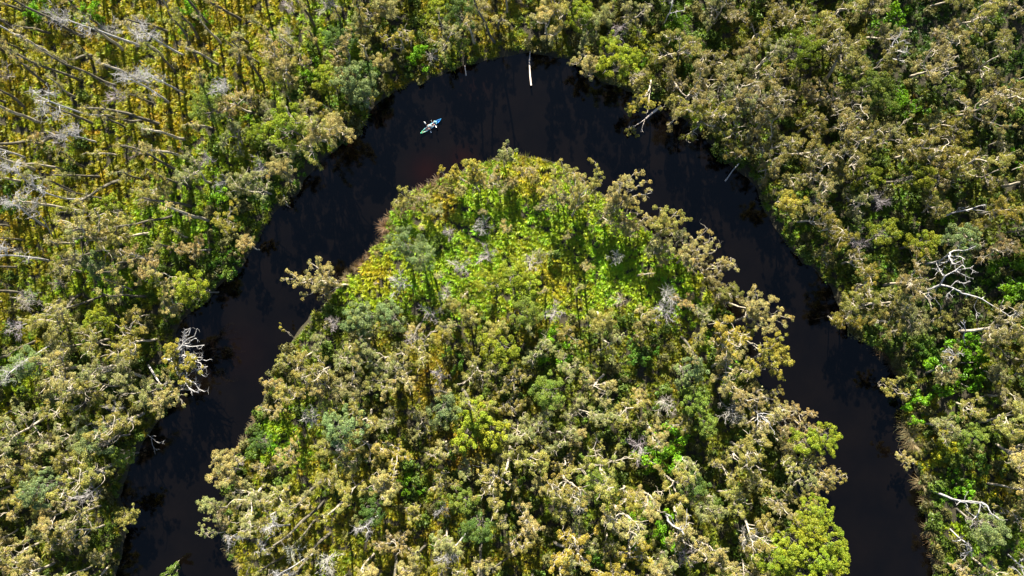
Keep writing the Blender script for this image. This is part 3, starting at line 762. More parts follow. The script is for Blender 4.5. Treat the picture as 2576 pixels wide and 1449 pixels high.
# the forest that goes on past the frame
M_LEAF_I = leaf_mat('paperbark_leaves_far', 'instancer', translucent=0.32)
def far_piece(p):
    out_ = [p['trunk']] + ([p['branches']] if p['branches'] else []) + list(p.get('limbs', ()))
    if p['crown']:
        c = p['crown'].copy(); c.materials.clear(); c.materials.append(M_LEAF_I); out_.append(c)
    return out_
far_protos = KINDS['paper'][:6] + KINDS['slender'][:3] + KINDS['broad'][:3] + KINDS['dead'][:1]
far_pick = {'paper': (0, 6), 'slender': (6, 9), 'broad': (9, 12), 'shrub': (9, 12), 'bare': (0, 6), 'dead': (12, 13)}
rng = np.random.default_rng(8)
mg = [q for q in margin if abs(q[2]) < 104 and abs(q[3]) < 72]
scatter('distant_forest', np.array([(q[2], q[3], 0.3) for q in mg]), np.array([q[4] for q in mg]), np.array([q[5] * (0.4 if q[0] in ('shrub', 'bare') else 1) for q in mg]),
        np.array([q[6][1] for q in mg]), [far_piece(p) for p in far_protos], 'the rest of the paperbark forest, running on past the edges', np.array([rng.integers(*far_pick[q[0]]) for q in mg]))

# ------------------------------------------------------------------ bank trees, built limb by limb where they stand
def bank_tree(name, label, cat, base, fork, tips, r0, look, seed, group=None, tuft=0.55, leafn=150, bark=None, twig=1.15, n_sub=6, wob=0.34):
    """base, fork and tips are (survey x, survey y, height); a tip may carry a fourth value: the share of bare twigs on that limb."""
    rng = np.random.default_rng(seed); r0 *= .78
    B = at(*base); F = at(*fork) - B; root = thing(name, label, cat, tuple(B), group)
    bark = bark or M_BARK
    g = Geo(); tp = crook_to(rng, (0, 0, -0.5), F, 6, 0.12); g.tube(tp, lin(r0 * 1.15, r0 * 0.75, 7), 7)
    link('trunk', g.build('bank_trunk', bark), root)
    gc = Geo()
    for t in tips:
        br = []; T = at(*t[:3]) - B; gb = Geo()
        q = crook_to(rng, tp[rng.integers(4, 7)], T, 8, wob)
        br.append((q, lin(r0 * 0.72, r0 * 0.26, 9), 5))
        twigs_and_tufts(rng, gc, br, q, max(0.03, r0 * 0.2), twig, n_sub, tuft * .8, int(leafn * .85), 0.15, 0.058, bare=t[3] if len(t) > 3 else 0.12)
        for p_, r_, s_ in br: gb.tube(p_, r_, s_)
        link('limb', gb.build('bank_limb', bark), root)
    if gc.n: link('crown', gc.build('bank_crown', M_LEAF, False), root, look[1])
    return root
OL, TA, GO, GG = (LK['paper'][w] for w in ('olive', 'tan', 'golden', 'grey-green'))
BT = 'paperbark trees leaning out over the river'
bank_tree('leaning_paperbark', 'lone white-trunked paperbark lying almost flat out over the left river channel', 'tree', (886, 718, .3), (842, 715, 1.8),
          [(735, 690, 3.5), (722, 702, 3), (775, 662, 5.5), (797, 655, 6), (825, 690, 5), (785, 738, 3.5), (812, 742, 3), (755, 712, 4.5), (800, 690, 6), (792, 712, 5)], .24, TA, 901, BT, .5, 130)
bank_tree('leaning_paperbark', 'tan paperbark fanning out over the water right of the point with forked pale limbs', 'tree', (1502, 562, .3), (1545, 515, 4.5),
          [(1600, 435, 8), (1640, 482, 8, .4), (1568, 462, 9), (1530, 488, 7.5), (1618, 462, 9), (1585, 500, 7), (1590, 450, 8.5), (1545, 470, 8)], .22, TA, 902, BT, .5)
bank_tree('leaning_paperbark', 'paperbark with twisted white fork and separate foliage pads above the tip of the point', 'tree', (1438, 547, .3), (1450, 522, 4),
          [(1500, 424, 7.5), (1410, 400, 7.5), (1418, 432, 8), (1470, 455, 8), (1392, 458, 8), (1512, 446, 7, .5), (1440, 482, 9), (1480, 470, 8), (1500, 470, 7)], .2, OL, 903, BT, .5)
bank_tree('leaning_paperbark', 'olive paperbark with two upright lobes over the right channel below the fanned tree', 'tree', (1642, 614, .3), (1652, 588, 4),
          [(1702, 532, 7), (1662, 522, 7), (1692, 562, 6.5), (1640, 560, 7.5), (1715, 548, 7), (1670, 545, 8)], .19, OL, 904, BT, .52)
bank_tree('leaning_paperbark', 'nearly bare white arm with a small leafy tip reaching over the right channel', 'tree', (1760, 693, .3), (1788, 671, 2.2),
          [(1850, 655, 5, .75), (1838, 648, 5, .5), (1845, 668, 4.5, .8), (1828, 652, 5, .5)], .17, TA, 905, BT, .4, 110)
bank_tree('leaning_paperbark', 'straggling grey-tan paperbark with bare twig ends between the two-lobed tree and the white arm', 'tree', (1700, 664, .3), (1722, 648, 4),
          [(1790, 598, 7, .3), (1762, 620, 8), (1742, 598, 7, .3), (1802, 628, 6.5, .6), (1732, 640, 8), (1758, 650, 8), (1780, 575, 6, .5)], .19, TA, 906, BT, .5)
bank_tree('leaning_paperbark', 'broad tan paperbark spreading right over the channel below the white arm', 'tree', (1845, 812, .3), (1882, 795, 5),
          [(1900, 728, 8), (1948, 788, 8), (1982, 800, 8), (1930, 822, 9), (1966, 812, 8), (1912, 760, 9), (1940, 760, 8.5), (1890, 775, 8)], .22, TA, 907, BT, .55)
bank_tree('leaning_paperbark', 'olive paperbark with golden tips hanging over the channel under the broad tan one', 'tree', (1888, 905, .3), (1918, 888, 5),
          [(1960, 848, 8), (1985, 905, 8), (1950, 912, 9), (1940, 872, 9), (1975, 880, 8), (1925, 930, 8), (1960, 940, 7)], .2, GO, 908, BT, .52)
bank_tree('leaning_paperbark', 'small golden-topped paperbark with curved white stem at the left of the tip', 'tree', (1216, 490, .3), (1188, 452, 3),
          [(1184, 398, 6.5), (1202, 418, 6), (1196, 440, 5), (1212, 428, 6), (1190, 412, 6.5)], .18, GO, 909, BT, .42)
bank_tree('leaning_paperbark', 'thin golden sapling leaning left over brown reeds beside the tip', 'tree', (1192, 472, .3), (1160, 447, 2.5),
          [(1116, 436, 4), (1136, 446, 4), (1142, 436, 3.5), (1126, 440, 4)], .15, GO, 910, BT, .42, 130)
bank_tree('young_paperbark', 'wispy grey-green young tree at the very tip of the point', 'tree', (1266, 428, .3), (1271, 410, 2),
          [(1279, 368, 5.5, .3), (1264, 392, 4.5), (1290, 396, 4), (1276, 385, 5)], .1, GG, 911, BT, .42)
bank_tree('young_paperbark', 'olive young tree standing up from the brown reeds left of the point', 'tree', (1006, 548, .3), (1010, 520, 2),
          [(1010, 488, 4), (1032, 484, 4.5), (998, 502, 3.5), (1040, 500, 4)], .1, OL, 912, BT, .45)
bank_tree('leaning_paperbark', 'round olive paperbark leaning into the river at the lower left bank', 'tree', (292, 1300, .3), (312, 1302, 2),
          [(318, 1292, 4), (335, 1300, 4), (322, 1316, 4), (308, 1310, 4), (330, 1290, 4.5)], .13, OL, 913, BT, .45)
bank_tree('leaning_paperbark', 'grey-green paperbark with separate pads over the lower left channel', 'tree', (576, 1278, .3), (552, 1276, 2.5),
          [(520, 1260, 4), (530, 1290, 4.5), (514, 1275, 4), (535, 1262, 5), (545, 1295, 4.5)], .15, GG, 914, BT, .45)
bank_tree('leaning_paperbark', 'bare crooked limb with one leafy end over the lower left channel', 'tree', (580, 1338, .3), (545, 1342, 2),
          [(510, 1345, 3, .2), (505, 1335, 3, .3), (520, 1330, 3, .7)], .11, GG, 915, BT, .38, 100, n_sub=3)
bank_tree('leaning_paperbark', 'large tan paperbark of two rounded lobes on the lower left tip of the point', 'tree', (614, 1182, .3), (585, 1180, 4),
          [(530, 1205, 6), (560, 1168, 7), (545, 1150, 7), (575, 1205, 7), (552, 1140, 6), (560, 1215, 6), (592, 1150, 7.5), (545, 1190, 7)], .2, TA, 916, BT, .55)
bank_tree('leaning_paperbark', 'pale trunk slanting left from the right bank with a leafy end over shaded water', 'tree', (2324, 1002, .3), (2288, 990, 2.2),
          [(2225, 975, 4, .2), (2240, 962, 4.2), (2214, 968, 3.6, .4), (2236, 985, 3.6)], .16, OL, 917, BT, .45)
bank_tree('leaning_paperbark', 'short white-limbed paperbark poking left from the reeds on the right bank', 'tree', (2306, 1168, .3), (2288, 1160, 2),
          [(2266, 1140, 3, .5), (2272, 1162, 3), (2268, 1150, 3.2, .3)], .12, TA, 918, BT, .38)
bank_tree('leaning_paperbark', 'hanging paperbark with curved white branch and golden fringe left of the fallen tree', 'tree', (1642, 200, .3), (1626, 236, 5.5),
          [(1578, 268, 6), (1600, 264, 6.5), (1628, 280, 6, .5), (1590, 275, 5.5)], .17, GO, 919, BT, .42)
bank_tree('leaning_paperbark', 'dim green paperbark with hooked white limb just right of the fallen tree', 'tree', (1735, 262, .3), (1706, 242, 5),
          [(1684, 258, 5.5), (1700, 275, 5), (1672, 262, 5), (1716, 262, 6, .3)], .16, OL, 920, BT, .45)
bank_tree('leaning_paperbark', 'drooping tan paperbark dangling into the river right of the white log', 'tree', (1460, 96, .3), (1470, 138, 5),
          [(1476, 188, 5.5), (1450, 162, 5.5), (1490, 186, 5), (1496, 165, 6), (1470, 165, 6.5)], .17, TA, 921, BT, .45)
bank_tree('leaning_paperbark', 'wide tan paperbark crown with white limbs overhanging the upper left channel', 'tree', (795, 322, .3), (815, 325, 5),
          [(840, 300, 9), (872, 320, 8), (886, 338, 7.5), (822, 352, 9), (790, 318, 10), (850, 345, 8.5), (800, 345, 10), (778, 345, 10), (860, 305, 9), (830, 325, 10)], .25, TA, 922, BT, .6)
bank_tree('leaning_paperbark', 'little golden tuft on a thin pale stem over the left channel', 'tree', (745, 856, .3), (728, 838, 2), [(704, 822, 3), (708, 826, 3)], .08, GO, 923, BT, .28, 70, n_sub=2, twig=.4)
bank_tree('half_dead_paperbark', 'golden half-dead tree with bleached antler-like branches over the left river', 'tree', (402, 905, .3), (448, 898, 4.5),
          [(480, 826, 7, 1), (514, 868, 7, 1), (522, 922, 6, 1), (500, 988, 6, 1), (430, 872, 7, 0), (450, 858, 7, .1), (482, 915, 6.5, .1), (508, 922, 6.5, .3), (447, 942, 6, .05), (425, 895, 7, 0), (474, 955, 5.5, .4), (490, 900, 7, .8), (490, 845, 7, 1), (495, 852, 7.5, 1), (508, 895, 6.5, 1), (516, 948, 6, 1), (464, 832, 7.5, 1), (514, 985, 5.5, 1), (525, 905, 6, 1)], .24, GO, 924, BT, .5, 150, M_DEAD)
bank_tree('leaning_paperbark', 'russet-tan paperbark dipping to the river below the golden half-dead tree', 'tree', (372, 985, .3), (395, 992, 5),
          [(398, 1040, 6), (425, 1015, 6), (412, 1000, 7, .3), (440, 995, 6), (385, 1020, 7), (405, 1022, 6.5, .4)], .18, TA, 925, BT, .5)
bank_tree('green_bush', 'rounded green bush poking up from the water at the bottom left edge', 'bush', (452, 1408, -.2), (448, 1412, .8),
          [(430, 1436, 2), (440, 1428, 2.4), (418, 1445, 2), (445, 1445, 2), (430, 1450, 2.4)], .06, ('green', (0.10, 0.16, 0.025)), 926, None, .45, 150, n_sub=3, twig=.5)

# ------------------------------------------------------------------ dead timber
def timber(name, label, cat, lines, mat, seed, twigs=3, twig=0.8, group=None, wob=0.06, cap=True):
    """lines: (radius at start, radius at end, [(survey x, survey y, height), ...]); the first is the trunk, the others limbs."""
    rng = np.random.default_rng(seed); B = at(*lines[0][2][0]); B[2] = max(0.0, B[2])
    root = thing(name, label, cat, tuple(B), group)
    for i, (ra, rb, pts) in enumerate(lines):
        W = np.array([at(*p) for p in pts]) - B
        q = np.concatenate([crook_to(rng, W[k], W[k + 1], 4, wob)[:-1] for k in range(len(W) - 1)] + [W[-1:]])
        g = Geo(); r = lin(ra, rb, len(q)) * (1 if mat is M_LOG and i == 0 else .55) * (1 + rng.normal(0, 0.06, len(q))); g.tube(q, r, 8 if ra > .1 else 5, cap)
        if i:
            for t in range(twigs):
                j = rng.integers(len(q) // 3, len(q)); d = norm(q[j] - q[j - 1]) * 0.8 + rng.normal(0, 0.7, 3) + np.array([0, 0, .2])
                t1, _ = crook(rng, q[j], d, twig * rng.uniform(.5, 1.3), 4, .3); g.tube(t1, lin(max(.03, rb * .8), .018, 5), 4)
                t2, _ = crook(rng, t1[2], d + rng.normal(0, .8, 3), twig * .5, 3, .35); g.tube(t2, lin(.025, .013, 4), 3)
        link('trunk' if i == 0 else 'limb', g.build('timber', mat), root)
    return root
def ph(px, py, z): return (px / 1.55280, py / 1.55280, z)
DG = 'dead wood lying by the river'
timber('floating_log', 'straight pinkish white log jutting from the top bank into the river', 'log', [(.08, .15, [ph(2071, 200, .35), ph(2068, 240, .45), ph(2071, 300, .6), ph(2075, 334, .7)])], M_LOG, 931, group=DG, wob=.03)
timber('fallen_tree', 'white fallen tree in the river with a forked thin end', 'log',
       [(.20, .12, [ph(2582, 414, .45), ph(2562, 430, .5), ph(2540, 448, .45), ph(2522, 464, .3)]), (.11, .05, [ph(2522, 464, .3), ph(2500, 480, .35), ph(2480, 492, .5), ph(2462, 505, .8)]), (.06, .03, [ph(2520, 467, .3), ph(2510, 492, .3), ph(2507, 515, .3)])], M_LOG, 932, group=DG)
bank_tree('floating_branch', 'olive leafy branch end floating at the fallen tree tip', 'branch', ph(2486, 490, .1), ph(2470, 500, .3), [ph(2452, 512, .7), ph(2455, 528, .6), ph(2480, 510, .5, ), ph(2484, 530, .3)], .05, OL, 933, DG, .32, 70, n_sub=3, twig=.5)
timber('sloping_log', 'grey dead trunk sloping down into the water from the right bank', 'log', [(.13, .19, [ph(2905, 600, 2.2), ph(2888, 636, 1.3), ph(2856, 674, .6), ph(2832, 708, .1)])], M_DEAD, 934, group=DG)
timber('tree_stump', 'short reddish stub standing in the water at the top bank', 'log', [(.10, .07, [ph(1822, 298, -.2), ph(1819, 280, .8), ph(1816, 258, 1.6)])], M_LOG, 935, group=DG)
timber('white_snag', 'small white forked snag tipping off the left bank below the bay', 'dead tree', [(.10, .08, [(713, 486, .3), (717, 505, 1.4)]), (.06, .03, [(717, 505, 1.4), (720, 515, 1.7), (731, 522, 1.8)]), (.05, .03, [(716, 502, 1.3), (722, 510, 1.6), (724, 520, 1.6)])], M_LOG, 936, 1, .4, DG)
timber('drowned_branch', 'white forked branch rising from the water of the left channel', 'branch',
       [(.10, .09, [(334, 1064, .0), (353, 1078, .0), (372, 1094, .1), (380, 1100, .25)]), (.09, .04, [(378, 1099, .2), (395, 1112, .7), (406, 1114, 1), (414, 1117, 1.2)]), (.07, .03, [(380, 1101, .2), (383, 1118, .5), (390, 1130, .8), (403, 1131, .9)]),
        (.05, .03, [(385, 1123, .5), (389, 1134, .8), (391, 1144, 1)]), (.05, .03, [(378, 1098, .2), (388, 1095, .6), (392, 1098, .7)]), (.04, .03, [(404, 1113, .9), (410, 1110, 1.2), (416, 1107, 1.4)])], M_DEAD, 937, 1, .4, DG)
timber('forked_dead_tree', 'great grey forked dead tree sprawling over the right bank ferns', 'dead tree',
       [(.34, .26, [(2318, 760, .2), (2332, 742, 3.5), (2350, 722, 6.5), (2368, 716, 7.5)]), (.22, .10, [(2364, 717, 7.5), (2378, 694, 9), (2404, 680, 9.5), (2420, 667, 10)]), (.08, .04, [(2404, 680, 9.5), (2440, 674, 10), (2454, 684, 10)]),
        (.08, .04, [(2400, 682, 9.5), (2422, 690, 9.5), (2438, 699, 9.5)]), (.06, .03, [(2378, 694, 9), (2366, 684, 9.5), (2360, 682, 10)]), (.22, .14, [(2366, 716, 7.5), (2396, 724, 7.5), (2420, 738, 7), (2470, 752, 6.5), (2516, 780, 6.5)]),
        (.13, .07, [(2516, 780, 6.5), (2540, 796, 6.5), (2556, 818, 6.5), (2578, 838, 6.5)]), (.08, .04, [(2540, 796, 6.5), (2556, 788, 7), (2590, 786, 7)]), (.09, .05, [(2390, 722, 7.5), (2404, 708, 8), (2424, 712, 8.5)]), (.09, .05, [(2400, 726, 7.5), (2388, 736, 8), (2384, 740, 8)]),
        (.07, .04, [(2352, 722, 7), (2334, 728, 7.5), (2336, 745, 7)]), (.07, .04, [(2358, 720, 7), (2350, 748, 6), (2366, 770, 5.5)]), (.06, .04, [(2460, 750, 6.5), (2450, 772, 6), (2458, 786, 5.8)])], M_DEAD, 938, 3, 1.0)
timber('fallen_grey_trunk', 'grey dead trunk lying among dark green bushes above the forked dead tree', 'dead tree',
       [(.28, .18, [(2360, 550, 1.5), (2378, 543, 3.0), (2405, 533, 4.0), (2442, 526, 5.0)]), (.15, .06, [(2442, 526, 5), (2462, 518, 5.5), (2482, 514, 6)]), (.09, .04, [(2405, 533, 4), (2412, 522, 5), (2424, 524, 5)]), (.08, .04, [(2440, 526, 5), (2470, 530, 5), (2520, 536, 5)])], M_DEAD, 939, 3, .9)
timber('dead_tree', 'thin white dead stem rising between the forked tree and the chalk-white burst', 'dead tree',
       [(.18, .12, [(2432, 880, .2), (2426, 860, 4), (2424, 848, 6)]), (.12, .07, [(2424, 848, 6), (2429, 830, 7), (2424, 806, 8)]), (.07, .04, [(2428, 830, 7), (2412, 818, 7.5)]), (.07, .04, [(2428, 830, 7), (2440, 832, 7), (2456, 832, 7)])], M_DEAD, 940, 3, .7)
timber('burst_dead_tree', 'chalk-white burst of dead limbs beside a bright green shrub on the right bank', 'dead tree',
       [(.2, .16, [(2412, 905, .2), (2406, 900, 4), (2402, 896, 7)]), (.12, .05, [(2402, 896, 7), (2388, 886, 8), (2370, 884, 8.5)]), (.1, .05, [(2402, 896, 7), (2384, 898, 8), (2372, 897, 8.5)]), (.1, .05, [(2402, 896, 7), (2394, 880, 8.5), (2382, 878, 9)]), (.1, .05, [(2402, 896, 7), (2392, 910, 7.5), (2390, 930, 7)]), (.1, .05, [(2402, 896, 7), (2412, 888, 8), (2420, 890, 8.5)])], M_DEAD, 941, 4, .8)
timber('white_limbs', 'white dead limbs splayed over the point beside the right channel', 'dead tree',
       [(.2, .15, [(1896, 1030, .2), (1902, 1036, 4), (1908, 1042, 7)]), (.13, .06, [(1908, 1042, 7), (1922, 1050, 8), (1936, 1066, 8.5)]), (.11, .05, [(1906, 1040, 7), (1922, 1040, 8), (1944, 1044, 8)]), (.11, .05, [(1908, 1044, 7), (1930, 1062, 8), (1948, 1086, 8)]), (.09, .05, [(1906, 1042, 7), (1906, 1056, 8), (1914, 1066, 8)])], M_DEAD, 942, 3, .8)
timber('tilted_snag', 'short white snag tilted across the ferns at the far left', 'dead tree', [(.16, .12, [(132, 596, .2), (124, 578, 2.5), (112, 556, 5)]), (.1, .05, [(112, 556, 5), (96, 536, 7), (92, 528, 7.5)]), (.06, .03, [(100, 540, 7), (88, 544, 7), (76, 546, 7)])], M_DEAD, 943, 2, .6)
timber('broken_trunk', 'broken white trunk showing pale wood among tan crowns near the bottom', 'dead tree', [(.3, .26, [(1672, 1296, .2), (1680, 1310, 6), (1692, 1322, 8.5)]), (.26, .18, [(1692, 1322, 8.5), (1708, 1330, 9.5), (1718, 1338, 10)]), (.08, .05, [(1716, 1336, 9.5), (1726, 1320, 10), (1728, 1280, 10)]), (.08, .05, [(1700, 1326, 9), (1690, 1302, 10), (1684, 1296, 10)])], M_DEAD, 944, 3, .8)
timber('pale_leaning_trunk', 'stout pale trunk stub leaning towards the left river below the golden tree', 'dead tree', [(.3, .22, [(374, 918, .2), (384, 936, 3), (398, 958, 4)]), (.12, .05, [(398, 958, 4), (408, 968, 4.5), (440, 958, 5)]), (.08, .04, [(398, 958, 4), (404, 975, 4.5), (412, 985, 5)])], M_DEAD, 945, 3, .7)
timber('dead_branch', 'bare white branch against dark shade at the top edge right of centre', 'dead tree', [(.16, .12, [(1668, 62, .2), (1676, 48, 6), (1684, 34, 9)]), (.1, .05, [(1684, 34, 9), (1700, 30, 9.5), (1722, 26, 10)]), (.09, .05, [(1684, 34, 9), (1690, 12, 10), (1692, -6, 10)])], M_DEAD, 946, 3, .7)

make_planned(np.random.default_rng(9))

# ------------------------------------------------------------------ reeds along the banks
def tussock(seed, n, length, droop):
    rng = np.random.default_rng(seed); g = Geo()
    for i in range(n):
        a = rng.uniform(0, 6.283); L = length * rng.uniform(.55, 1.15); lift = rng.uniform(.35, 1.35); s_ = np.linspace(0, 1, 6)
        r = .15 * rng.random() + L * s_ * (math.cos(lift) * .75 + .3 * s_); z = L * (s_ * math.sin(lift) * 1.2 - droop * s_ ** 2.3 * math.cos(lift)); z = np.maximum(z, 0.02)
        a2 = a + rng.normal(0, .55) * s_; w = .018 * np.array([1, 1.1, 1, .8, .5, .1])
        c = np.column_stack([r * np.cos(a2), r * np.sin(a2), z]); sd = np.array([-math.sin(a), math.cos(a), .3])
        v = np.stack([c - sd * w[:, None], c + sd * w[:, None]], 1).reshape(-1, 3)
        g.add(v, np.array([[2 * k, 2 * k + 1, 2 * k + 3, 2 * k + 2] for k in range(5)]), rng.uniform(.7, 1.25), np.clip(.5 + rng.normal(0, .2), 0, 1))
    return dict(trunk=None, branches=None, crown=g.build('tussock', M_SEDGE, False), crown_name='blades', h=1.0, z=0.1)
planned.clear()
KINDS['reed'] = [tussock(960 + i, n, L, dr) for i, (n, L, dr) in enumerate(((170, 1.6, .7), (140, 1.35, .6), (190, 1.8, .8), (110, 1.2, .5)))]
RL = {'brown': ('brown', (.20, .135, .075)), 'tan': ('tan', (.24, .205, .11)), 'olive': ('olive', (.17, .17, .03)), 'dark brown': ('dark brown', (.12, .085, .05))}
REEDS = [(972, 572, 'brown', 1.2), (985, 548, 'brown', 1.2), (978, 592, 'brown', 1.1), (1000, 575, 'dark brown', 1.1), (1000, 530, 'brown', 1.1), (1018, 518, 'brown', 1.0), (1040, 506, 'tan', 1.1), (1055, 492, 'brown', 1.1), (1072, 482, 'brown', 1.2), (1090, 470, 'dark brown', 1.2), (1108, 464, 'brown', 1.2), (1128, 455, 'dark brown', 1.1), (1148, 446, 'brown', 1.0), (1170, 440, 'dark brown', .9),
         (1020, 545, 'brown', 1.0), (1050, 520, 'brown', 1.0), (1085, 495, 'brown', 1.0), (1125, 475, 'brown', 1.0), (1150, 465, 'brown', 1.0), (1240, 412, 'olive', 1.0), (1225, 424, 'olive', .9), (1312, 402, 'tan', 1.0), (1328, 404, 'olive', 1.1), (1345, 410, 'tan', .9), (1375, 416, 'olive', .8),
         (872, 698, 'tan', .9), (884, 684, 'brown', .9), (898, 672, 'brown', .9), (912, 660, 'brown', .9), (928, 644, 'brown', .9), (945, 628, 'brown', .8), (960, 612, 'dark brown', .8), (862, 712, 'tan', .9), (838, 748, 'brown', .8),
         (618, 1110, 'tan', .9), (606, 1130, 'brown', .9), (632, 1076, 'tan', .8), (644, 1050, 'brown', .8), (566, 1290, 'tan', 1.0), (566, 1312, 'tan', 1.0), (570, 1334, 'tan', 1.0), (576, 1356, 'tan', 1.0), (584, 1376, 'tan', 1.1), (596, 1396, 'tan', 1.1), (606, 1414, 'tan', 1.0),
         (2218, 880, 'brown', 1.2), (2232, 896, 'brown', 1.2), (2246, 912, 'dark brown', 1.1), (2256, 930, 'brown', 1.0), (2282, 1050, 'olive', 1.1), (2280, 1072, 'tan', 1.2), (2286, 1092, 'tan', 1.3), (2294, 1112, 'tan', 1.2), (2302, 1130, 'olive', 1.0), (2318, 1212, 'tan', 1.1), (2322, 1232, 'olive', 1.0), (2328, 1256, 'tan', 1.1), (2330, 1276, 'olive', .9), (2340, 1330, 'tan', 1.1), (2346, 1352, 'brown', 1.0), (2352, 1372, 'tan', 1.0), (2358, 1400, 'brown', 1.0),
         (1755, 700, 'olive', .9), (1775, 716, 'olive', .9), (1795, 735, 'olive', .9), (1815, 752, 'brown', .9), (560, 690, 'brown', 1.0), (548, 702, 'brown', .9), (980, 226, 'olive', .8)]
rng = np.random.default_rng(41)
for vx, vy, w, sc in REEDS:
    x, y, _ = at(vx, vy, 0.3); plan('reed', KINDS['reed'][rng.integers(4)], x, y, rng.uniform(0, 6.28), sc, RL[w])
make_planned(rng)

# ------------------------------------------------------------------ the kayak and its two paddlers
KC = np.array(at(1683.5 / 1.5528, 495 / 1.5528, 0.0)); KROT = math.atan2(-58, -83)
def band_mat(name, stops, rough=0.35):
    m, nt, out = mat_new(name)
    co = N(nt, 'ShaderNodeTexCoord').outputs['Object']
    sx = N(nt, 'ShaderNodeSeparateXYZ'); nt.links.new(co, sx.inputs[0])
    ad = N(nt, 'ShaderNodeMath', operation='MULTIPLY_ADD'); nt.links.new(sx.outputs[0], ad.inputs[0]); ad.inputs[1].default_value = 1 / 4.1; ad.inputs[2].default_value = 0.5
    nz = N(nt, 'ShaderNodeMath', operation='MULTIPLY_ADD'); nt.links.new(noise(nt, 5, 3, co), nz.inputs[0]); nz.inputs[1].default_value = 0.12; nt.links.new(ad.outputs[0], nz.inputs[2])
    c = ramp(nt, nz.outputs[0], stops)
    b = N(nt, 'ShaderNodeBsdfPrincipled'); b.inputs['Roughness'].default_value = rough
    nt.links.new(c, b.inputs['Base Color']); nt.links.new(b.outputs[0], out.inputs[0]); return m
M_HULL = band_mat('kayak_hull_plastic', [(.06, (.10, .55, .70)), (.20, (.02, .16, .55)), (.42, (.06, .38, .68)), (.56, (.16, .44, .66)), (.78, (.18, .46, .56)), (.90, (.03, .30, .16)), (1.0, (.06, .50, .28))])
M_DECK = band_mat('kayak_deck_plastic', [(.08, (.03, .22, .55)), (.36, (.02, .13, .45)), (.48, (.20, .33, .42)), (.72, (.25, .36, .42)), (.86, (.015, .05, .03)), (1.0, (.03, .25, .14))])
M_BLACK = plain_mat('black_webbing', (.02, .02, .022)); M_TAN = plain_mat('tan_hatch', (.30, .20, .12)); M_WHITE = plain_mat('white_blade', (.80, .80, .80), .4, .03); M_SHAFT = plain_mat('dark_shaft', (.04, .04, .045), .4)
M_SKIN = plain_mat('skin', (.50, .29, .21), .55, .05)
kay = thing('kayak', 'blue, white and green two-seat kayak on the dark river', 'kayak', tuple(KC), None, KROT)
def hull_w(x): u = abs(x / 2.05); return 0.34 * max(0.0, 1 - u ** 2.2) ** 0.8 + 0.004
def hull_g(x): u = abs(x / 2.05); return 0.25 + 0.13 * u ** 4
xs = np.sin(np.linspace(-math.pi / 2, math.pi / 2, 33)) * 2.05
g = Geo(); rings = []
for x in xs:
    w, gz_ = hull_w(x), hull_g(x); kz = -0.10 + 0.30 * abs(x / 2.05) ** 6
    t = np.linspace(-1, 1, 13)
    rings.append(np.column_stack([np.full(13, x), w * np.sign(t) * np.abs(t) ** 0.7, kz + (gz_ - kz) * np.abs(t) ** 2.4]))
rings = np.array(rings)
i, j = np.meshgrid(np.arange(32), np.arange(12), indexing='ij'); k = (i * 13 + j).ravel()
g.add(rings.reshape(-1, 3), np.stack([k, k + 1, k + 14, k + 13], 1))
link('hull', g.build('hull', M_HULL), kay)
g = Geo(); rr = []
for x in xs:
    w, gz_ = hull_w(x), hull_g(x); t = np.array([-1, -.9, -.74, -.66, -.3, .3, .66, .74, .9, 1])
    dep = 0.17 if abs(x) < 1.25 else (0.07 if abs(x) < 1.72 else -0.025)
    zz = np.array([0, .03, .025, -dep * .9, -dep, -dep, -dep * .9, .025, .03, 0]) if dep > 0 else np.array([0, .02, .03, .035, .045, .045, .035, .03, .02, 0])
    rr.append(np.column_stack([np.full(10, x), w * t, gz_ + zz]))
rr = np.array(rr); i, j = np.meshgrid(np.arange(32), np.arange(9), indexing='ij'); k = (i * 10 + j).ravel()
rim = (j.ravel() < 2) | (j.ravel() > 6)
F = np.stack([k, k + 1, k + 11, k + 10], 1)
g.add(rr.reshape(-1, 3), F[~rim]); link('deck', g.build('deck', M_DECK), kay)
g = Geo(); g.add(rr.reshape(-1, 3), F[rim]); link('gunwale', g.build('gunwale', M_HULL), kay)
def box(g, c, sz, rx=0.0):
    c = np.array(c); h = np.array(sz) / 2
    v = np.array([[sx_, sy, sz_] for sx_ in (-1, 1) for sy in (-1, 1) for sz_ in (-1, 1)]) * h
    v = v @ np.array([[math.cos(rx), 0, math.sin(rx)], [0, 1, 0], [-math.sin(rx), 0, math.cos(rx)]]).T + c
    g.add(v, [[0, 1, 3, 2], [4, 6, 7, 5], [0, 4, 5, 1], [2, 3, 7, 6], [0, 2, 6, 4], [1, 5, 7, 3]])
for x in (0.05, -0.93):
    g = Geo(); box(g, (x, 0, .13), (.40, .42, .06)); st = link('seat', g.build('seat', M_BLACK, False), kay)
    g = Geo(); box(g, (x - .24, 0, .30), (.05, .40, .34), -.25); link('backrest', g.build('backrest', M_BLACK, False), st)
g = Geo(); g.tube([(1.55, 0, hull_g(1.55) - .06), (1.55, 0, hull_g(1.55) + .0)], [.09, .085], 14, True); link('hatch', g.build('hatch', M_TAN), kay)
for x in (1.93, -1.93):
    g = Geo(); g.tube([(x, -.05, .42), (x, -.025, .46), (x, .025, .46), (x, .05, .42)], [.012] * 4, 5); link('carry_handle', g.build('handle', M_BLACK), kay)

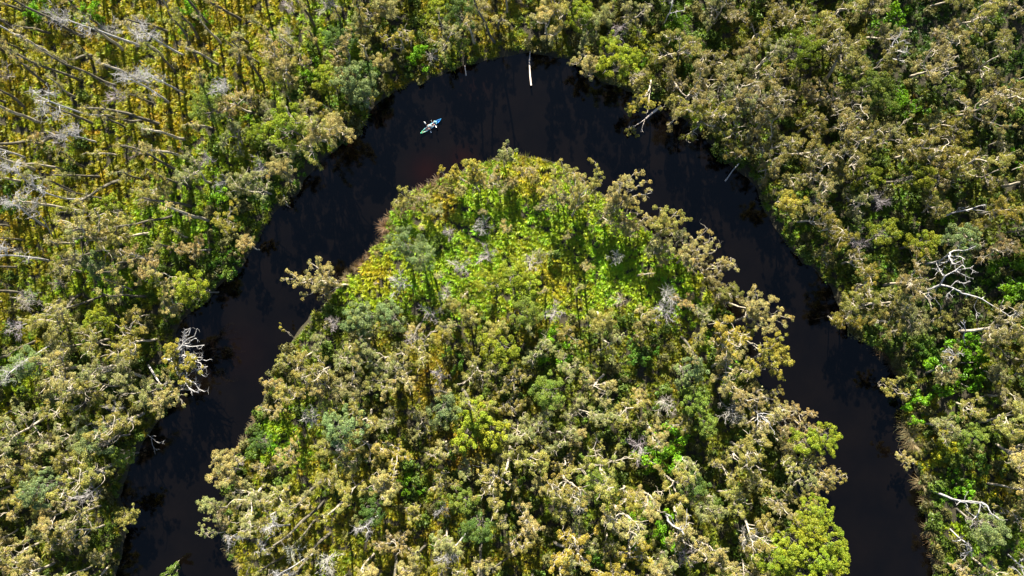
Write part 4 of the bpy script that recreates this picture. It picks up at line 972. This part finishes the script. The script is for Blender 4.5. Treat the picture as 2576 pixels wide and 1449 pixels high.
def paddle(label, x, tilt, z, twist):
    root = thing('paddle', label, 'paddle', tuple(KC + np.array([math.cos(KROT) * x, math.sin(KROT) * x, z])), 'paddles held over the kayak', KROT)
    d = np.array([0, math.cos(tilt), math.sin(tilt)]); up = np.array([0, -math.sin(tilt), math.cos(tilt)])
    g = Geo(); g.tube([-d * .68, d * .68], [.016, .016], 8); link('shaft', g.build('shaft', M_SHAFT), root)
    for s_, tw in ((-1, twist), (1, 0.0)):
        ax = np.array([1.0, 0, 0]) * math.cos(tw) + up * math.sin(tw); nn = np.cross(d, ax)
        t = np.linspace(0, 1, 8); wd_ = .105 * np.array([.25, .62, .88, 1, 1, .92, .7, .3])
        c = d[None] * s_ * (.66 + .46 * t)[:, None] + nn * (.03 * t[:, None] ** 2)
        v = np.stack([c - ax * wd_[:, None] + nn * .006, c + nn * .014, c + ax * wd_[:, None] + nn * .006, c - nn * .006], 1)
        g = Geo(); q = []
        for a_ in range(7):
            for b_ in range(4): q.append([a_ * 4 + b_, a_ * 4 + (b_ + 1) % 4, a_ * 4 + 4 + (b_ + 1) % 4, a_ * 4 + 4 + b_])
        q += [[0, 1, 2, 3], [28, 29, 30, 31]]
        g.add(v.reshape(-1, 3), q); link('blade', g.build('blade', M_WHITE), root)
    return d
dA = paddle('white-bladed paddle of the paddler in the middle of the kayak', .48, R(-36), .62, 0.0)
dB = paddle('white-bladed paddle of the stern paddler, one blade turned edge-on', -.60, R(36), .62, 1.45)

def paddler(label, x, px, d, shirt, hat, shorts):
    """One seated body grown over a skeleton; x: seat, px and d: the paddle's middle and direction (kayak axes)."""
    root = thing('person', label, 'person', tuple(KC + np.array([math.cos(KROT) * x, math.sin(KROT) * x, .16])), None, KROT)
    V, E, RAD = [], [], []
    def add(p, r, par=None):
        V.append(p); RAD.append(r)
        if par is not None: E.append((par, len(V) - 1))
        return len(V) - 1
    pel = add((-.02, 0, .11), .135); wst = add((-.05, 0, .28), .125, pel); chs = add((-.05, 0, .44), .15, wst); nk0 = add((-.03, 0, .56), .075, chs); nk = add((-.01, 0, .63), .055, nk0)
    hd = add((0, 0, .71), .088, nk); hd2 = add((.01, 0, .78), .10, hd); add((.0, 0, .86), .078, hd2)
    arms = {}
    for sy in (1, -1):
        hip = add((.10, .11 * sy, .10), .092, pel); kn = add((.46, .15 * sy, .26), .066, hip); an = add((.84, .13 * sy, .08), .042, kn); add((.93, .14 * sy, .14), .036, an)
        sh_ = add((-.05, .18 * sy, .50), .066, chs)
        hand = np.array([px - x, 0, .62 - .16]) + d * .30 * sy
        el = (np.array([-.05, .20 * sy, .48]) + hand) / 2 + np.array([-.02, .13 * sy, -.10])
        e_ = add(tuple(el), .047, sh_); w_ = add(tuple(hand + np.array([-.075, 0, .0])), .031, e_); pm = add(tuple(hand + np.array([-.035, 0, .018])), .034, w_)
        for f in range(4):
            o_ = d * (.030 - .020 * f); L = (.92, 1.0, .95, .8)[f]
            k1 = add(tuple(hand + o_ + np.array([.014, 0, .030]) * L), .0095, pm); k2 = add(tuple(hand + o_ + np.array([.032, 0, .004]) * L), .0088, k1); add(tuple(hand + o_ + np.array([.014, 0, -.022]) * L), .008, k2)
        t1 = add(tuple(hand + d * .045 * -sy + np.array([-.02, 0, -.012])), .010, pm); add(tuple(hand + d * .03 * -sy + np.array([.008, 0, -.026])), .009, t1)
    me = bpy.data.meshes.new('person_body'); me.from_pydata(V, E, []); me.materials.append(M_SKIN)
    o = link('body', me, root)
    sk = o.modifiers.new('skin', 'SKIN'); sd = me.skin_vertices[0].data if me.skin_vertices else None
    if sd is None:
        bpy.context.view_layer.objects.active = o; me.attributes  # the skin layer is made with the modifier
    for i_, r in enumerate(RAD):
        me.skin_vertices[0].data[i_].radius = (r, r)
    me.skin_vertices[0].data[0].use_root = True
    o.modifiers.new('smooth', 'SUBSURF').levels = 1; o.modifiers['smooth'].render_levels = 1
    g = Geo(); g.tube([(-.03, 0, .16), (-.05, 0, .28), (-.055, 0, .42), (-.05, 0, .51), (-.035, 0, .57)], [.165, .158, .185, .165, .095], 12)
    for sy in (1, -1):
        S0 = np.array(V[[i_ for i_ in range(len(V)) if abs(V[i_][0] + .05) < 1e-6 and abs(V[i_][1] - .18 * sy) < 1e-6][0]]); hand = np.array([px - x, 0, .46]) + d * .30 * sy
        el = (np.array([-.05, .20 * sy, .48]) + hand) / 2 + np.array([-.02, .13 * sy, -.10]); g.tube([S0 * .9, S0, S0 * .4 + el * .6], [.088, .085, .068], 8)
    link('shirt', g.build('shirt', shirt), root)
    g = Geo()
    for sy in (1, -1): g.tube([(-.02, .06 * sy, .11), (.10, .11 * sy, .11), (.34, .14 * sy, .215)], [.135, .112, .092], 10)
    link('shorts', g.build('shorts', shorts), root)
    g = Geo(); g.tube([(.0, 0, .795), (.0, 0, .80), (.0, 0, .805), (0, 0, .86), (0, 0, .905), (0, 0, .915)], [.135, .135, .106, .102, .075, .01], 14); link('hat', g.build('hat', hat), root)
    g = Geo(); g.tube([(-.055, 0, .66), (-.06, 0, .72), (-.045, 0, .80)], [.05, .07, .07], 8); link('hair', g.build('hair', plain_mat('brown_hair', (.06, .04, .025))), root)
    g = Geo(); g.tube([(.085, 0, .73), (.125, 0, .722), (.10, 0, .705)], [.008, .016, .01], 6); link('nose', g.build('nose', M_SKIN), root)
    for sy in (1, -1):
        g = Geo(); g.tube([(.086, .035 * sy, .757), (.098, .035 * sy, .757)], [.011, .006], 6, True); link('eye', g.build('eye', M_SHAFT), root)
        g = Geo(); g.tube([(.0, .088 * sy, .715), (-.008, .108 * sy, .735), (-.005, .102 * sy, .76)], [.012, .02, .012], 6); link('ear', g.build('ear', M_SKIN), root)
    g = Geo(); g.tube([(.083, -.025, .68), (.092, 0, .678), (.083, .025, .68)], [.005, .008, .005], 5); link('mouth', g.build('mouth', plain_mat('lips', (.30, .10, .09))), root)
    return root
paddler('person in a white shirt paddling from the middle seat of the kayak', .05, .48, dA, plain_mat('white_shirt', (.30, .44, .52), .8), plain_mat('white_hat', (.40, .48, .50), .8), plain_mat('grey_shorts', (.12, .16, .20), .8))
paddler('person in a pale cyan shirt paddling from the stern seat of the kayak', -.93, -.60, dB, plain_mat('cyan_shirt', (.10, .46, .60), .8), plain_mat('cyan_hat', (.22, .55, .66), .8), plain_mat('navy_shorts', (.03, .05, .12), .8))
